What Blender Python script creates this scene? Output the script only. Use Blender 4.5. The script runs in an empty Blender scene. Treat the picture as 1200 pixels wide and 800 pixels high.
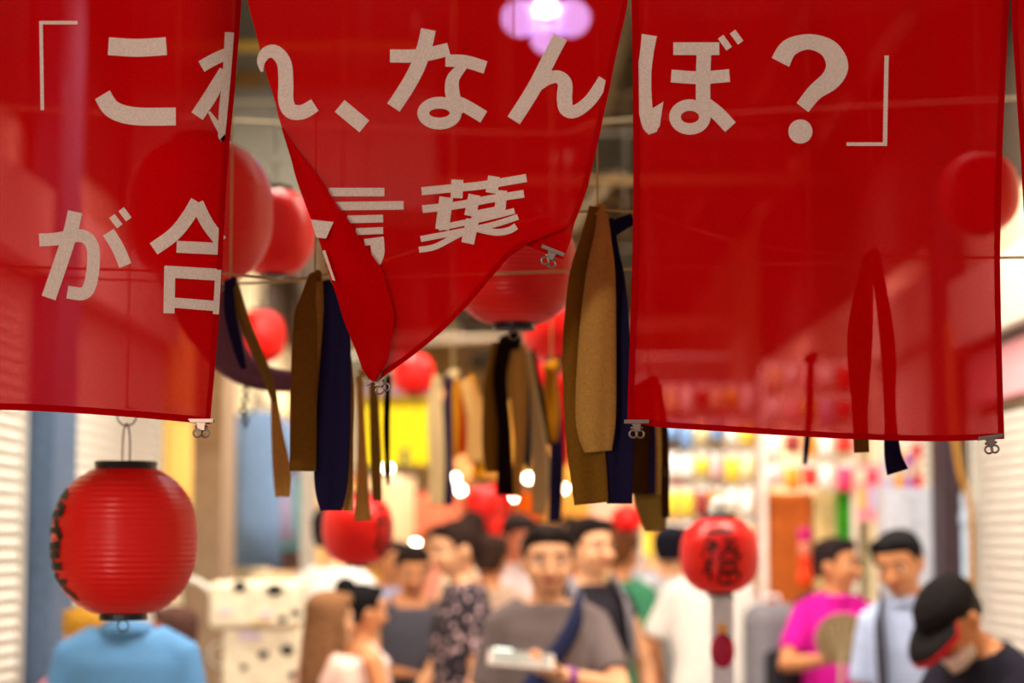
import bpy, bmesh, math, random
from mathutils import Vector as V, Matrix, Quaternion

random.seed(7)
C = bpy.context.scene.collection
SC = bpy.context.scene
PI = math.pi

# ------------------------------------------------------------------ camera, world, light, exposure
F = 2400.0                      # focal length in pixels of a 1200 px wide frame
PITCH = math.atan(230 / F)
CAMZ = 1.62
cd = bpy.data.cameras.new('camera'); cam = bpy.data.objects.new('camera', cd); C.objects.link(cam)
cam.location = (0, 0, CAMZ); cam.rotation_euler = (PI / 2 + PITCH, 0, 0)
cd.sensor_width = 36; cd.lens = 36 * F / 1200
cd.dof.use_dof = True; cd.dof.focus_distance = 2.62; cd.dof.aperture_fstop = 3.3; cd.dof.aperture_blades = 0
cd.clip_start = 0.05
SC.camera = cam
w = bpy.data.worlds.new('world'); SC.world = w; w.use_nodes = True
w.node_tree.nodes['Background'].inputs[0].default_value = (1.0, 0.86, 0.78, 1)
w.node_tree.nodes['Background'].inputs[1].default_value = 0.60
SC.view_settings.view_transform = 'Standard'; SC.view_settings.look = 'None'
SC.view_settings.gamma = 1; SC.view_settings.use_curve_mapping = False
SC.view_settings.exposure = 0.0
LAMP_POWER = 84
FRONT_GLOW = 300

CP, SP = math.cos(PITCH), math.sin(PITCH)
def at(px, py, Y):
    """pixel + distance along the alley -> world point"""
    u = (px - 600) / F; v = (400 - py) / F
    t = Y / (CP - v * SP)
    return V((u * t, Y, CAMZ + t * (SP + v * CP)))
def wx(px, Y, py=600): return at(px, py, Y).x
def wz(py, Y): return at(600, py, Y).z
def mpp(Y): return Y / F          # metres per pixel

# ------------------------------------------------------------------ materials
MATS = {}
def srgb(r, g, b):
    f = lambda c: (c / 255 / 12.92) if c / 255 <= 0.04045 else ((c / 255 + 0.055) / 1.055) ** 2.4
    return (f(r), f(g), f(b), 1)
def mat(name, rgb, rough=0.6, spec=0.3, metal=0.0, var=0.12, scale=30.0, bump=0.0, bscale=200.0, coat=0.0):
    if name in MATS: return MATS[name]
    m = bpy.data.materials.new(name); m.use_nodes = True; MATS[name] = m
    nt = m.node_tree; b = nt.nodes['Principled BSDF']
    col = srgb(*rgb) if max(rgb) > 1 else (*rgb, 1)
    b.inputs['Roughness'].default_value = rough
    b.inputs['Specular IOR Level'].default_value = spec
    b.inputs['Metallic'].default_value = metal
    b.inputs['Coat Weight'].default_value = coat
    tc = nt.nodes.new('ShaderNodeTexCoord')
    if var:
        n = nt.nodes.new('ShaderNodeTexNoise'); n.inputs['Scale'].default_value = scale
        n.inputs['Detail'].default_value = 3
        nt.links.new(tc.outputs['Object'], n.inputs['Vector'])
        r = nt.nodes.new('ShaderNodeValToRGB')
        r.color_ramp.elements[0].color = tuple(c * (1 - var) for c in col[:3]) + (1,)
        r.color_ramp.elements[1].color = tuple(min(1, c * (1 + var)) for c in col[:3]) + (1,)
        r.color_ramp.elements[0].position = .3; r.color_ramp.elements[1].position = .7
        nt.links.new(n.outputs['Fac'], r.inputs['Fac'])
        nt.links.new(r.outputs['Color'], b.inputs['Base Color'])
    else:
        b.inputs['Base Color'].default_value = col
    if bump:
        n2 = nt.nodes.new('ShaderNodeTexNoise'); n2.inputs['Scale'].default_value = bscale
        nt.links.new(tc.outputs['Object'], n2.inputs['Vector'])
        bp = nt.nodes.new('ShaderNodeBump'); bp.inputs['Strength'].default_value = bump; bp.inputs['Distance'].default_value = 0.002
        nt.links.new(n2.outputs['Fac'], bp.inputs['Height']); nt.links.new(bp.outputs['Normal'], b.inputs['Normal'])
    return m
def emit(name, rgb, strength):
    if name in MATS: return MATS[name]
    m = bpy.data.materials.new(name); m.use_nodes = True; MATS[name] = m
    b = m.node_tree.nodes['Principled BSDF']
    b.inputs['Base Color'].default_value = (*rgb, 1)
    b.inputs['Emission Color'].default_value = (*rgb, 1); b.inputs['Emission Strength'].default_value = strength
    return m
def cloth(name, rgb, transl=0.35, through=(0, 0, 0), weave=900.0, rough=0.9):
    """woven cloth: diffuse + translucent, and an open weave that lets some light straight through"""
    if name in MATS: return MATS[name]
    m = bpy.data.materials.new(name); m.use_nodes = True; MATS[name] = m
    nt = m.node_tree; nt.nodes.clear(); N = nt.nodes.new; L = nt.links.new
    out = N('ShaderNodeOutputMaterial'); tc = N('ShaderNodeTexCoord')
    col = srgb(*rgb) if max(rgb) > 1 else (*rgb, 1)
    nz = N('ShaderNodeTexNoise'); nz.inputs['Scale'].default_value = weave * 0.25; nz.inputs['Detail'].default_value = 4
    L(tc.outputs['Object'], nz.inputs['Vector'])
    rp = N('ShaderNodeValToRGB')
    rp.color_ramp.elements[0].color = tuple(c * .86 for c in col[:3]) + (1,); rp.color_ramp.elements[0].position = .3
    rp.color_ramp.elements[1].color = tuple(min(1, c * 1.1) for c in col[:3]) + (1,); rp.color_ramp.elements[1].position = .7
    L(nz.outputs['Fac'], rp.inputs['Fac'])
    wv = N('ShaderNodeTexWave'); wv.inputs['Scale'].default_value = weave; wv.bands_direction = 'Z'
    wv.inputs['Distortion'].default_value = 1.0
    L(tc.outputs['Object'], wv.inputs['Vector'])
    bp = N('ShaderNodeBump'); bp.inputs['Strength'].default_value = .25; bp.inputs['Distance'].default_value = .0006
    L(wv.outputs['Fac'], bp.inputs['Height'])
    d = N('ShaderNodeBsdfDiffuse'); t = N('ShaderNodeBsdfTranslucent')
    L(rp.outputs['Color'], d.inputs['Color']); L(rp.outputs['Color'], t.inputs['Color']); L(bp.outputs['Normal'], d.inputs['Normal'])
    m1 = N('ShaderNodeMixShader'); m1.inputs[0].default_value = transl
    L(d.outputs[0], m1.inputs[1]); L(t.outputs[0], m1.inputs[2])
    last = m1.outputs[0]
    if max(through) > 0:
        tr = N('ShaderNodeBsdfTransparent'); tr.inputs['Color'].default_value = (*through, 1)
        ad = N('ShaderNodeAddShader'); L(last, ad.inputs[0]); L(tr.outputs[0], ad.inputs[1]); last = ad.outputs[0]
    L(last, out.inputs['Surface'])
    return m

# ------------------------------------------------------------------ mesh helpers
def finish(name, bm, m, parent=None, smooth=False, normals=True):
    me = bpy.data.meshes.new(name)
    if normals: bmesh.ops.recalc_face_normals(bm, faces=bm.faces)
    if smooth:
        for f in bm.faces: f.smooth = True
    bm.to_mesh(me); bm.free()
    if m is not None: me.materials.append(m)
    o = bpy.data.objects.new(name, me); C.objects.link(o)
    if parent is not None: o.parent = parent
    return o
def thing(name, label, cat, loc=(0, 0, 0), group=None):
    o = bpy.data.objects.new(name, None); C.objects.link(o); o.location = loc; o.empty_display_size = .1
    return tag(o, label, cat, group)
def tag(o, label, cat, group=None):
    o['label'] = label; o['category'] = cat
    if group: o['group'] = group
    return o
def struct(o, label=None, cat=None):
    o['kind'] = 'structure'
    if label: o['label'] = label
    if cat: o['category'] = cat
    return o
def rel(o, parent):
    """parent a mesh that was built in world coordinates"""
    o.parent = parent; o.matrix_parent_inverse = Matrix.Translation(-V(parent.location)); return o
def box(bm, c, s, rot=None, bevel=0.0):
    r = bmesh.ops.create_cube(bm, size=1)
    M = Matrix.Translation(V(c)) @ (rot.to_4x4() if rot else Matrix.Identity(4)) @ Matrix.Diagonal((*s, 1))
    bmesh.ops.transform(bm, matrix=M, verts=r['verts'])
    if bevel:
        es = list({e for v in r['verts'] for e in v.link_edges})
        bmesh.ops.bevel(bm, geom=es, offset=bevel, segments=2, affect='EDGES', profile=.5)
def sphere(bm, c, r, seg=12, rings=8, sc=(1, 1, 1), rot=None):
    q = bmesh.ops.create_uvsphere(bm, u_segments=seg, v_segments=rings, radius=r)
    M = Matrix.Translation(V(c)) @ (rot.to_4x4() if rot else Matrix.Identity(4)) @ Matrix.Diagonal((*sc, 1))
    bmesh.ops.transform(bm, matrix=M, verts=q['verts'])
def loft(bm, rings, cap=True, closed=True):
    vs = [[bm.verts.new(p) for p in r] for r in rings]
    n = len(vs[0])
    for a, b in zip(vs, vs[1:]):
        for i in range(n if closed else n - 1):
            j = (i + 1) % n
            bm.faces.new((a[i], a[j], b[j], b[i]))
    if cap and closed:
        bm.faces.new(vs[0][::-1]); bm.faces.new(vs[-1])
def frame(d):
    d = V(d).normalized()
    a = V((1, 0, 0)) if abs(d.x) < .8 else V((0, 1, 0))
    x = (a - d * a.dot(d)).normalized()
    return x, d.cross(x)
def tube(bm, pts, rad, seg=8, round_ends=True, flat=1.0):
    pts = [V(p) for p in pts]
    if not isinstance(rad, (list, tuple)): rad = [rad] * len(pts)
    dirs = []
    for i in range(len(pts)):
        a = pts[max(i - 1, 0)]; b = pts[min(i + 1, len(pts) - 1)]
        dirs.append((b - a).normalized() if (b - a).length > 1e-9 else V((0, 0, 1)))
    x, _ = frame(dirs[0])
    rings = []
    def ring(c, d, r):
        nonlocal x
        x = (x - d * x.dot(d)).normalized(); y = d.cross(x)
        return [c + x * (r * math.cos(2 * PI * k / seg)) + y * (r * flat * math.sin(2 * PI * k / seg)) for k in range(seg)]
    if round_ends:
        rings.append(ring(pts[0] - dirs[0] * rad[0] * .85, dirs[0], rad[0] * .4))
        rings.append(ring(pts[0] - dirs[0] * rad[0] * .45, dirs[0], rad[0] * .85))
    for p, d, r in zip(pts, dirs, rad): rings.append(ring(p, d, r))
    if round_ends:
        rings.append(ring(pts[-1] + dirs[-1] * rad[-1] * .45, dirs[-1], rad[-1] * .85))
        rings.append(ring(pts[-1] + dirs[-1] * rad[-1] * .85, dirs[-1], rad[-1] * .4))
    loft(bm, rings)
def lathe(bm, prof, seg=32, c=(0, 0, 0)):
    c = V(c)
    loft(bm, [[c + V((r * math.cos(2 * PI * k / seg), r * math.sin(2 * PI * k / seg), z)) for k in range(seg)] for r, z in prof])
def torus(bm, c, R, r, axis='Y', seg=20, sub=6):
    c = V(c); rings = []
    for k in range(seg):
        a = 2 * PI * k / seg
        e = V((math.cos(a), 0, math.sin(a))) if axis == 'Y' else (V((math.cos(a), math.sin(a), 0)) if axis == 'Z' else V((0, math.cos(a), math.sin(a))))
        n = V((0, 1, 0)) if axis == 'Y' else (V((0, 0, 1)) if axis == 'Z' else V((1, 0, 0)))
        rings.append([c + e * (R + r * math.cos(2 * PI * q / sub)) + n * (r * math.sin(2 * PI * q / sub)) for q in range(sub)])
    vs = [[bm.verts.new(p) for p in r_] for r_ in rings]
    for k in range(seg):
        a, b = vs[k], vs[(k + 1) % seg]
        for q in range(sub):
            bm.faces.new((a[q], a[(q + 1) % sub], b[(q + 1) % sub], b[q]))
def catmull(pts, n=8, closed=False):
    P = [tuple(p) for p in pts]; out = []
    m = len(P)
    for i in range(m if closed else m - 1):
        g = lambda k: P[k % m] if closed else P[max(0, min(m - 1, k))]
        p0, p1, p2, p3 = g(i - 1), g(i), g(i + 1), g(i + 2)
        for s in range(n):
            t = s / n
            out.append(tuple(.5 * ((2 * b) + (-a + c) * t + (2 * a - 5 * b + 4 * c - d) * t * t + (-a + 3 * b - 3 * c + d) * t ** 3)
                             for a, b, c, d in zip(p0, p1, p2, p3)))
    if not closed: out.append(P[-1])
    return out
def simple_box(name, c, s, m, parent=None, bevel=.004):
    bm = bmesh.new(); box(bm, c, s, bevel=min(bevel, min(s) * .3)); return finish(name, bm, m, parent)

# ================================================================== STRUCTURE
XL, XR, YEND, ZC = -1.75, 2.05, 27.0, 4.4
M_floor = mat('floor_concrete', (120, 112, 105), .55, .4, scale=6, bump=.2)
M_beige = mat('beige_plaster', (226, 208, 176), .8, scale=4)
M_ceil = mat('roof_sheet', (74, 64, 46), .8, scale=3)
M_beam = mat('roof_beam', (112, 96, 68), .7)
M_white = mat('white_shutter', (236, 230, 220), .5, .4, var=.05)
M_darkpost = mat('dark_post', (66, 50, 58), .6)
M_bluepost = mat('blue_grey_post', (82, 104, 134), .6)
M_wire = mat('steel_wire', (120, 110, 100), .35, .5, metal=.8, var=0)
M_black = mat('black_plastic', (22, 16, 22), .3, .5, var=.05)
M_gold = mat('gold_trim', (190, 140, 60), .35, .5, metal=.6, var=0)

def slab(name, c, s, m): return struct(simple_box(name, c, s, m, bevel=0.001))
slab('floor', (0.15, 12, -0.05), (8.5, 34, .1), M_floor)['label'] = 'grey concrete market floor'
slab('ceiling', (0.15, 14.9, ZC + .05), (4.1, 25, .1), M_ceil)['label'] = 'olive brown roof sheet of the market lane'
slab('wall_left', (XL - .06, 14.7, ZC / 2), (.1, 24.6, ZC), M_beige)['label'] = 'beige wall along the lane behind the shutters'
slab('wall_right', (XR + .06, 14.7, ZC / 2), (.1, 24.6, ZC), M_beige)['label'] = 'beige wall along the lane behind the shutter'
M_end = mat('end_wall_warm', (236, 196, 132), .8, scale=2)
slab('wall_end', (.15, YEND + .06, ZC / 2), (4, .1, ZC), M_end)['label'] = 'warm cream wall closing the lane'
# lintel that carries the curtain rod (just above the picture)
slab('trim_1', (0.15, 2.66, 2.62), (4.1, .08, .16), mat('lintel', (70, 40, 30)))['label'] = 'dark wooden lintel over the entrance'

for nm, x, z0, lab in (('trim_2', XL + .015, 2.9, 'added dark band along the upper left wall'), ('trim_3', XR - .015, 2.85, 'added dark band along the upper right wall')):
    slab(nm, (x, 10.2, (z0 + ZC) / 2), (.03, 13.0, ZC - z0 - .42), mat('added_dark_band', (62, 50, 42)))['label'] = lab  # dark bands added to keep bright wall from showing through the upper curtains
# roof beams: each a thing bolted under the roof
for i, y in enumerate([4.2, 6.1, 8.0, 9.9, 11.8, 13.7, 15.6, 17.5, 19.4, 21.3, 23.2, 25.1]):
    b = struct(simple_box('roof_beam', (.15, y, ZC - .10), (3.78, .12, .2), M_beam)); b['label'] = 'timber beam across under the market roof'
for x in (-1.0, -.05, .55, 1.4):
    b = struct(simple_box('roof_purlin', (x, 14.7, ZC - .24), (.07, 24, .08), M_beam)); b['label'] = 'long timber purlin under the roof beams'

# grey duct across the lane at upper left, with yellow pipes
t = thing('ventilation_duct', 'grey sheet metal duct with yellow stripes under the roof', 'duct', (-1.0, 9.2, 3.1))
bm = bmesh.new(); box(bm, (-1.02, 9.2, 3.62), (1.36, .5, 1.12), bevel=.01); rel(finish('duct_body', bm, mat('duct_grey', (104, 99, 86), .5, .4, var=.06)), t)
for py, hgt in ((55, .05), (93, .075)):
    bm = bmesh.new(); box(bm, (-1.02, 8.935, wz(py, 8.95)), (1.36, .02, hgt), bevel=.003)
    rel(finish('stripe', bm, mat('duct_yellow' if hgt < .06 else 'duct_ochre', (196, 160, 70) if hgt < .06 else (112, 80, 26))), t)
bm = bmesh.new(); box(bm, (-1.02, 8.938, wz(120, 8.95)), (1.36, .012, .012)); rel(finish('seam', bm, mat('duct_seam', (170, 160, 140))), t)

# pipes seen in the gap between the curtains
def pipe(label, pts, r, m, name='pipe'):
    bm = bmesh.new(); tube(bm, pts, r, 10); return tag(finish(name, bm, m, smooth=True), label, 'pipe')
pipe('pale diagonal pipe under the roof, beside the tan ribbons', [at(668, 262, 13), at(780, 128, 13)], .05, mat('pale_pipe', (206, 196, 176)))
pipe('thick pale pipe running level below the far roof', [(-1.7, 19.0, wz(402, 19)), (2.0, 19.0, wz(372, 19))], .075, mat('pale_pipe2', (214, 202, 184)))
pipe('thin dun pipe across the lane above the ribbons', [(-1.7, 12, wz(150, 12)), (2.0, 12, wz(140, 12))], .018, mat('dun_pipe', (120, 106, 82)))
pipe('brown conduit below the yellow striped duct', [(-1.7, 11.5, wz(215, 11.5)), (2.0, 11.5, wz(208, 11.5))], .03, mat('brown_pipe', (96, 72, 40)))

# ------------------------------------------------------------------ shutters (each slat a part)
def slat_mesh(L, pitch):
    bm = bmesh.new(); h = pitch
    prof = [(0, 0), (.016, .10 * h), (.020, .35 * h), (.012, .70 * h), (.003, .86 * h), (0, .86 * h)]
    loft(bm, [[V((d, y, z)) for d, z in prof] for y in (-L / 2, L / 2)])
    bmesh.ops.recalc_face_normals(bm, faces=bm.faces)
    me = bpy.data.meshes.new('slat'); bm.to_mesh(me); bm.free(); me.materials.append(M_white); return me
def shutter(label, x, sgn, y0, y1, z0=.02, z1=2.55, pitch=.046, gap=0.0):
    t = thing('roller_shutter', label, 'shutter', (x, (y0 + y1) / 2, 0))
    me = slat_mesh(y1 - y0 - .05, pitch)
    bm = bmesh.new(); box(bm, (0, 0, (z0 + z1) / 2), (.008, y1 - y0, z1 - z0)); bk = finish('backing', bm, mat('shutter_gap', (120, 108, 92)), t); bk.location = (sgn * .006, 0, 0)
    for q in (y0 - (y0 + y1) / 2 + .0125, y1 - (y0 + y1) / 2 - .0125):
        bm = bmesh.new(); box(bm, (sgn * .02, q, (z0 + z1) / 2), (.05, .025, z1 - z0)); finish('guide_rail', bm, mat('rail', (190, 186, 178)), t)
    n = int((z1 - z0) / pitch)
    for k in range(n):
        s = bpy.data.objects.new('slat', me); C.objects.link(s); s.parent = t
        s.location = (sgn * .01, 0, z0 + k * pitch)
        if sgn < 0: s.rotation_euler = (0, 0, PI)
    bm = bmesh.new(); box(bm, (sgn * .06, 0, z1 + gap + .15), (.12, y1 - y0, .30), bevel=.01); finish('housing', bm, mat('shutter_box', (206, 200, 188)), t)
    return t
shutter('white slatted shutter before the blue grey post', XL, 1, 5.2, 7.22)
shutter('white slatted shutter between blue grey post and yellow sign', XL, 1, 7.68, 10.0)
shutter('cream slatted shutter beside the dark post and cable', XR, -1, 6.2, 9.0, z1=2.16, gap=.28)
shutter('pale slatted shutter beyond the dark post', XR, -1, 9.5, 11.2)
def post(name, label, x, y, sx, sy, m, h=ZC - .21):
    t = thing(name, label, 'post', (x, y, 0))
    bm = bmesh.new(); box(bm, (0, 0, h / 2), (sx, sy, h), bevel=.006); finish('shaft', bm, m, t)
    bm = bmesh.new(); box(bm, (0, 0, .04), (sx + .04, sy + .04, .08), bevel=.006); finish('base_plate', bm, m, t)
    return t
post('steel_post', 'blue grey steel post between the two white shutters', XL + .08, 7.45, .1, .38, M_bluepost)
post('timber_post', 'dark purple brown post beside the cream shutter', 1.96, 9.26, .09, .24, M_darkpost)
post('steel_pole', 'slim pale grey pole behind the cream spotted cabinet', wx(361, 10.1), 10.1, .07, .07, mat('pole_grey', (190, 180, 168)))
# left wall: sign and column casings
simple = lambda name, label, cat, c, s, m, bev=.006: tag(simple_box(name, c, s, m, bevel=bev), label, cat)
t = thing('wall_sign', 'yellow sign board on the wall past the white shutter', 'sign', (XL + .04, 10.45, 1.9))
bm = bmesh.new(); box(bm, (XL + .03, 10.5, 2.25), (.05, .75, 1.1), bevel=.005); rel(finish('board', bm, mat('sign_yellow', (250, 200, 104))), t)
bm = bmesh.new(); box(bm, (XL + .06, 10.5, 2.25), (.02, .79, .03)); rel(finish('rail', bm, mat('sign_rail', (200, 190, 170))), t)
for y, nm, m in ((11.25, 'taupe brown wall post beyond the yellow sign', mat('taupe', (158, 134, 112))), (12.5, 'ivory wall post beyond the taupe one', mat('ivory', (248, 232, 196)))):
    post('wall_post', nm, XL + .10, y, .2, .5, m)

# ================================================================== LAMPS
def ceiling_lamp(x, y, z, L=1.1, power=LAMP_POWER, label='long hooded lamp hung crosswise under the roof beams', axis='X', color=(1, .88, .72)):
    t = thing('ceiling_lamp', label, 'lamp', (x, y, z), 'fluorescent lamps under the roof')
    sx, sy = (L, .16) if axis == 'X' else (.16, L)
    bm = bmesh.new(); box(bm, (0, 0, .035), (sx, sy, .05), bevel=.008); finish('housing', bm, mat('lamp_body', (225, 225, 220)), t)
    bm = bmesh.new()
    for q in (-1, 1):
        box(bm, (0, q * .085, -.065 if q < 0 else -.01), (L + .02, .008, .20 if q < 0 else .06)); box(bm, (q * (L / 2 + .006), -.04, -.01), (.008, .09, .06))  # dark skirts added to block lamp light towards the viewer, near one deeper
    finish('light_shield', bm, mat('lamp_shield', (90, 84, 70)), t)
    for s in (-1, 1):
        bm = bmesh.new()
        o = s * .045
        tube(bm, [(-L / 2 + .03, o, -.01), (L / 2 - .03, o, -.01)] if axis == 'X' else [(o, -L / 2 + .03, -.01), (o, L / 2 - .03, -.01)], .014, 8)
        finish('tube', bm, emit('tube_light', (1, .96, .94), 22), t)
        bm = bmesh.new(); q = s * L * .35
        zz = ZC - z
        tube(bm, [(q, 0, .06), (q, 0, zz)] if axis == 'X' else [(0, q, .06), (0, q, zz)], .003, 6); finish('hanger', bm, M_wire, t)
    ld = bpy.data.lights.new('lamp_glow', 'AREA'); ld.shape = 'RECTANGLE'; ld.size = sx; ld.size_y = sy
    ld.energy = power; ld.color = color
    lo = bpy.data.objects.new('lamp_glow', ld); C.objects.link(lo); lo.parent = t; lo.location = (0, 0, -.03)
    return t
for x, y in ((-.7, 5.2), (1.0, 5.2), (-.8, 7.6), (1.1, 7.6), (-.5, 11.0), (.9, 11.0), (-.6, 14.4), (.8, 14.4), (.1, 18.4), (.1, 22.4)):
    ceiling_lamp(x, y, 3.75 if y < 13 else 3.6)
# added unseen lamp lighting curtain fronts and lantern, behind the viewer's left shoulder
t = thing('added_front_lamp', 'added globe lamp on a post, lighting the curtain fronts', 'lamp', (-1.5, -1.0, 0))
bm = bmesh.new(); lathe(bm, [(.12, 0), (.12, .03), (.05, .06), (.035, .1), (.03, 2.0), (.05, 2.03), (.05, 2.05)], 16); finish('post', bm, mat('lamp_post', (50, 52, 56), .4), t, True)
bm = bmesh.new(); sphere(bm, (0, 0, 2.17), .14, 24, 14); finish('globe', bm, emit('globe_glow', (1, .86, .74), FRONT_GLOW), t, True)
# the lamp that shines through the middle curtain
t = thing('pendant_lamp', 'cluster lamp shining white and lilac through the middle red curtain', 'lamp', at(640, 8, 6.6))
bm = bmesh.new(); sphere(bm, (0, 0, 0), .035, 16, 10); finish('bulb', bm, emit('bulb_cool', (1, .98, 1), 130), t, smooth=True)
for x, z, r_ in ((-.085, -.03, .062), (.085, -.03, .062), (0, -.10, .05)):
    bm = bmesh.new(); sphere(bm, (x, .03, z), r_, 16, 10); finish('globe', bm, emit('globe_lilac', (.28, .48, 1), 15), t, smooth=True)
    bm = bmesh.new(); tube(bm, [(x, .03, z), (0, .03, .12)], .006, 6); finish('arm', bm, M_black, t)
bm = bmesh.new(); tube(bm, [(0, .0, .02), (0, .03, .12), (0, .03, ZC - t.location.z)], .005, 6); finish('cord', bm, M_black, t)

# ================================================================== NOREN CURTAINS
YN = 2.62
def interp(tab, y):
    if y <= tab[0][0]: return tab[0][1]
    for (a, xa), (b, xb) in zip(tab, tab[1:]):
        if y <= b:
            f = (y - a) / (b - a); f = f * f * (3 - 2 * f) * .25 + f * .75
            return xa + (xb - xa) * f
    return tab[-1][1]
M_red = cloth('curtain_red', (178, 1, 4), .16, (.125, .048, .054), 1500)
M_hem = cloth('curtain_hem', (176, 2, 8), .25, (0, 0, 0), 1500)
M_print = cloth('curtain_print', (210, 186, 172), .12, (0, 0, 0), 1500)
def depth_left(px, py):
    return YN + .010 * math.sin(px * .021 + .6) * (0.4 + max(0, py) / 500) + .006 * math.sin(px * .05 + py * .006) + (.02 * max(0, (px - 225) / 45) ** 2 if px > 225 else 0)
def depth_mid(px, py):
    d = YN + .010 * math.sin((px + py * .55) * .022) * (.3 + max(0, py) / 450)
    d += .016 * math.sin((px * .5 - py * .9) * .03 + 1.2) * max(0, min(1, (py - 200) / 120))
    return d
def depth_right(px, py):
    return YN + .012 * math.sin(px * .018 + 1.0) * (.3 + max(0, py) / 500) + .005 * math.sin(px * .047 - py * .008) + .012 * max(0, (px - 1130) / 50)
def depth_far(px, py): return YN + .01 + .012 * math.sin(px * .03)
def sheet(name, Ltab, Rtab, y0, y1, depth, m, parent, nx=60, ny=70, bottom=None, off=0.0):
    bm = bmesh.new(); rows = []
    for j in range(ny + 1):
        f = j / ny; row = []
        for i in range(nx + 1):
            g = i / nx
            if bottom:
                xb = interp(Ltab, y1) + (interp(Rtab, y1) - interp(Ltab, y1)) * g
                ye = bottom(xb)
            else: ye = y1
            py = y0 + (ye - y0) * f
            px = interp(Ltab, py) + (interp(Rtab, py) - interp(Ltab, py)) * g
            row.append(bm.verts.new(at(px, py, depth(px, py) + off)))
        rows.append(row)
    for a, b in zip(rows, rows[1:]):
        for i in range(nx): bm.faces.new((a[i], a[i + 1], b[i + 1], b[i]))
    return rel(finish(name, bm, m, None, True), parent)
def strip_along(name, pts, width, depth, m, parent, n=6, thick=.0035, side=1, closed=False):
    """a narrow doubled strip of cloth that follows pixel points on the curtain (hem, stitched edge)"""
    P = catmull(pts, n); rings = []
    for i, p in enumerate(P):
        a = P[max(0, i - 1)]; b = P[min(len(P) - 1, i + 1)]
        tx, ty = b[0] - a[0], b[1] - a[1]; l = math.hypot(tx, ty) or 1
        nx_, ny_ = -ty / l * side, tx / l * side
        q = (p[0] + nx_ * width, p[1] + ny_ * width)
        d0, d1 = depth(*p), depth(*q)
        rings.append([at(p[0], p[1], d0 - thick / 2), at(q[0], q[1], d1 - thick / 2), at(q[0], q[1], d1 + thick / 2), at(p[0], p[1], d0 + thick / 2)])
    bm = bmesh.new(); loft(bm, rings); return rel(finish(name, bm, m), parent)
def stroke_poly(P, wd):
    L_, R_ = [], []
    for i, p in enumerate(P):
        a = P[max(0, i - 1)]; b = P[min(len(P) - 1, i + 1)]
        tx, ty = b[0] - a[0], b[1] - a[1]; l = math.hypot(tx, ty) or 1
        h = (p[2] if len(p) > 2 else wd) / 2
        L_.append((p[0] - ty / l * h, p[1] + tx / l * h)); R_.append((p[0] + ty / l * h, p[1] - tx / l * h))
    return L_, R_
ROD_PY = -70
def glyph(name, strokes, depth, parent, m=None):
    """one printed character: strokes = (points, width) | ('ring', cx, cy, rx, ry, w) | ('poly', pts) | ('dot', cx, cy, r)"""
    bm = bmesh.new(); eps = .0012
    for k, s in enumerate(strokes):
        e = eps + k * .00012
        W_ = lambda p: bm.verts.new(at(p[0], p[1], depth(p[0], p[1]) - e))
        if s[0] == 'ring':
            _, cx, cy, rx, ry, wd = s; n = 36
            o = [W_((cx + (rx + wd / 2) * math.cos(2 * PI * i / n), cy + (ry + wd / 2) * math.sin(2 * PI * i / n))) for i in range(n)]
            q = [W_((cx + (rx - wd / 2) * math.cos(2 * PI * i / n), cy + (ry - wd / 2) * math.sin(2 * PI * i / n))) for i in range(n)]
            for i in range(n): bm.faces.new((o[i], o[(i + 1) % n], q[(i + 1) % n], q[i]))
        elif s[0] == 'dot':
            _, cx, cy, r = s; n = 28
            c = W_((cx, cy)); o = [W_((cx + r * math.cos(2 * PI * i / n), cy + r * math.sin(2 * PI * i / n))) for i in range(n)]
            for i in range(n): bm.faces.new((c, o[i], o[(i + 1) % n]))
        elif s[0] == 'poly':
            bm.faces.new([W_(p) for p in s[1]])
        else:
            pts, wd = s
            pts = [p if len(p) > 2 else (p[0], p[1], wd) for p in pts]
            if len(pts) == 2:
                pts = [tuple(a + (b - a) * f / 5 for a, b in zip(*pts)) for f in range(6)]; P = pts
            else: P = catmull(pts, 7)
            L_, R_ = stroke_poly(P, wd)
            l = [W_(p) for p in L_]; r = [W_(p) for p in R_]
            for i in range(len(l) - 1): bm.faces.new((l[i], l[i + 1], r[i + 1], r[i]))
    return rel(finish(name, bm, m or M_print, None, True, normals=False), parent)

def rod_pt(px): return at(px, ROD_PY, YN)
rz = at(600, ROD_PY, YN).z
t = thing('curtain_rod', 'dark rod the red curtains hang from', 'rod', (0, YN, rz))
bm = bmesh.new(); tube(bm, [(-1.7, YN, rz + .01), (2.0, YN, rz + .01)], .011, 12); rel(finish('bar', bm, mat('rod_wood', (80, 50, 36)), smooth=True), t)
for x in (-1.5, 0.0, 1.8):
    bm = bmesh.new(); tube(bm, [(x, YN, rz + .012), (x, YN, 2.56)], .006, 8); rel(finish('bracket', bm, M_black), t)

# left curtain
LT = [(-70, -330), (500, -330)]
LR = [(-70, 287), (0, 283), (30, 281), (100, 276), (160, 269), (250, 263), (330, 260), (430, 252), (497, 246)]
bl = lambda x: 480 + 17 * max(0, min(1, (x + 10) / 256)) ** 1.5
nl = thing('noren_curtain', 'red curtain printed with a corner bracket, its clipped corner above the round lantern', 'curtain', rod_pt(0), 'red noren curtains')
sheet('cloth', LT, LR, ROD_PY, 497, depth_left, M_red, nl, 110, 80, bl)
strip_along('bottom_hem', [(x, bl(x)) for x in (-330, -200, -80, 0, 60, 120, 180, 246)], 8, depth_left, M_hem, nl, side=-1)
strip_along('side_hem', [(interp(LR, y), y) for y in (-70, 0, 60, 120, 200, 280, 360, 430, 496)], 6, depth_left, M_hem, nl, side=1)
glyph('printed_bracket', [([(46, 26.5), (91, 26.5)], 4.2), ([(48, 25), (49.6, 129)], 4.2)], depth_left, nl)
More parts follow.
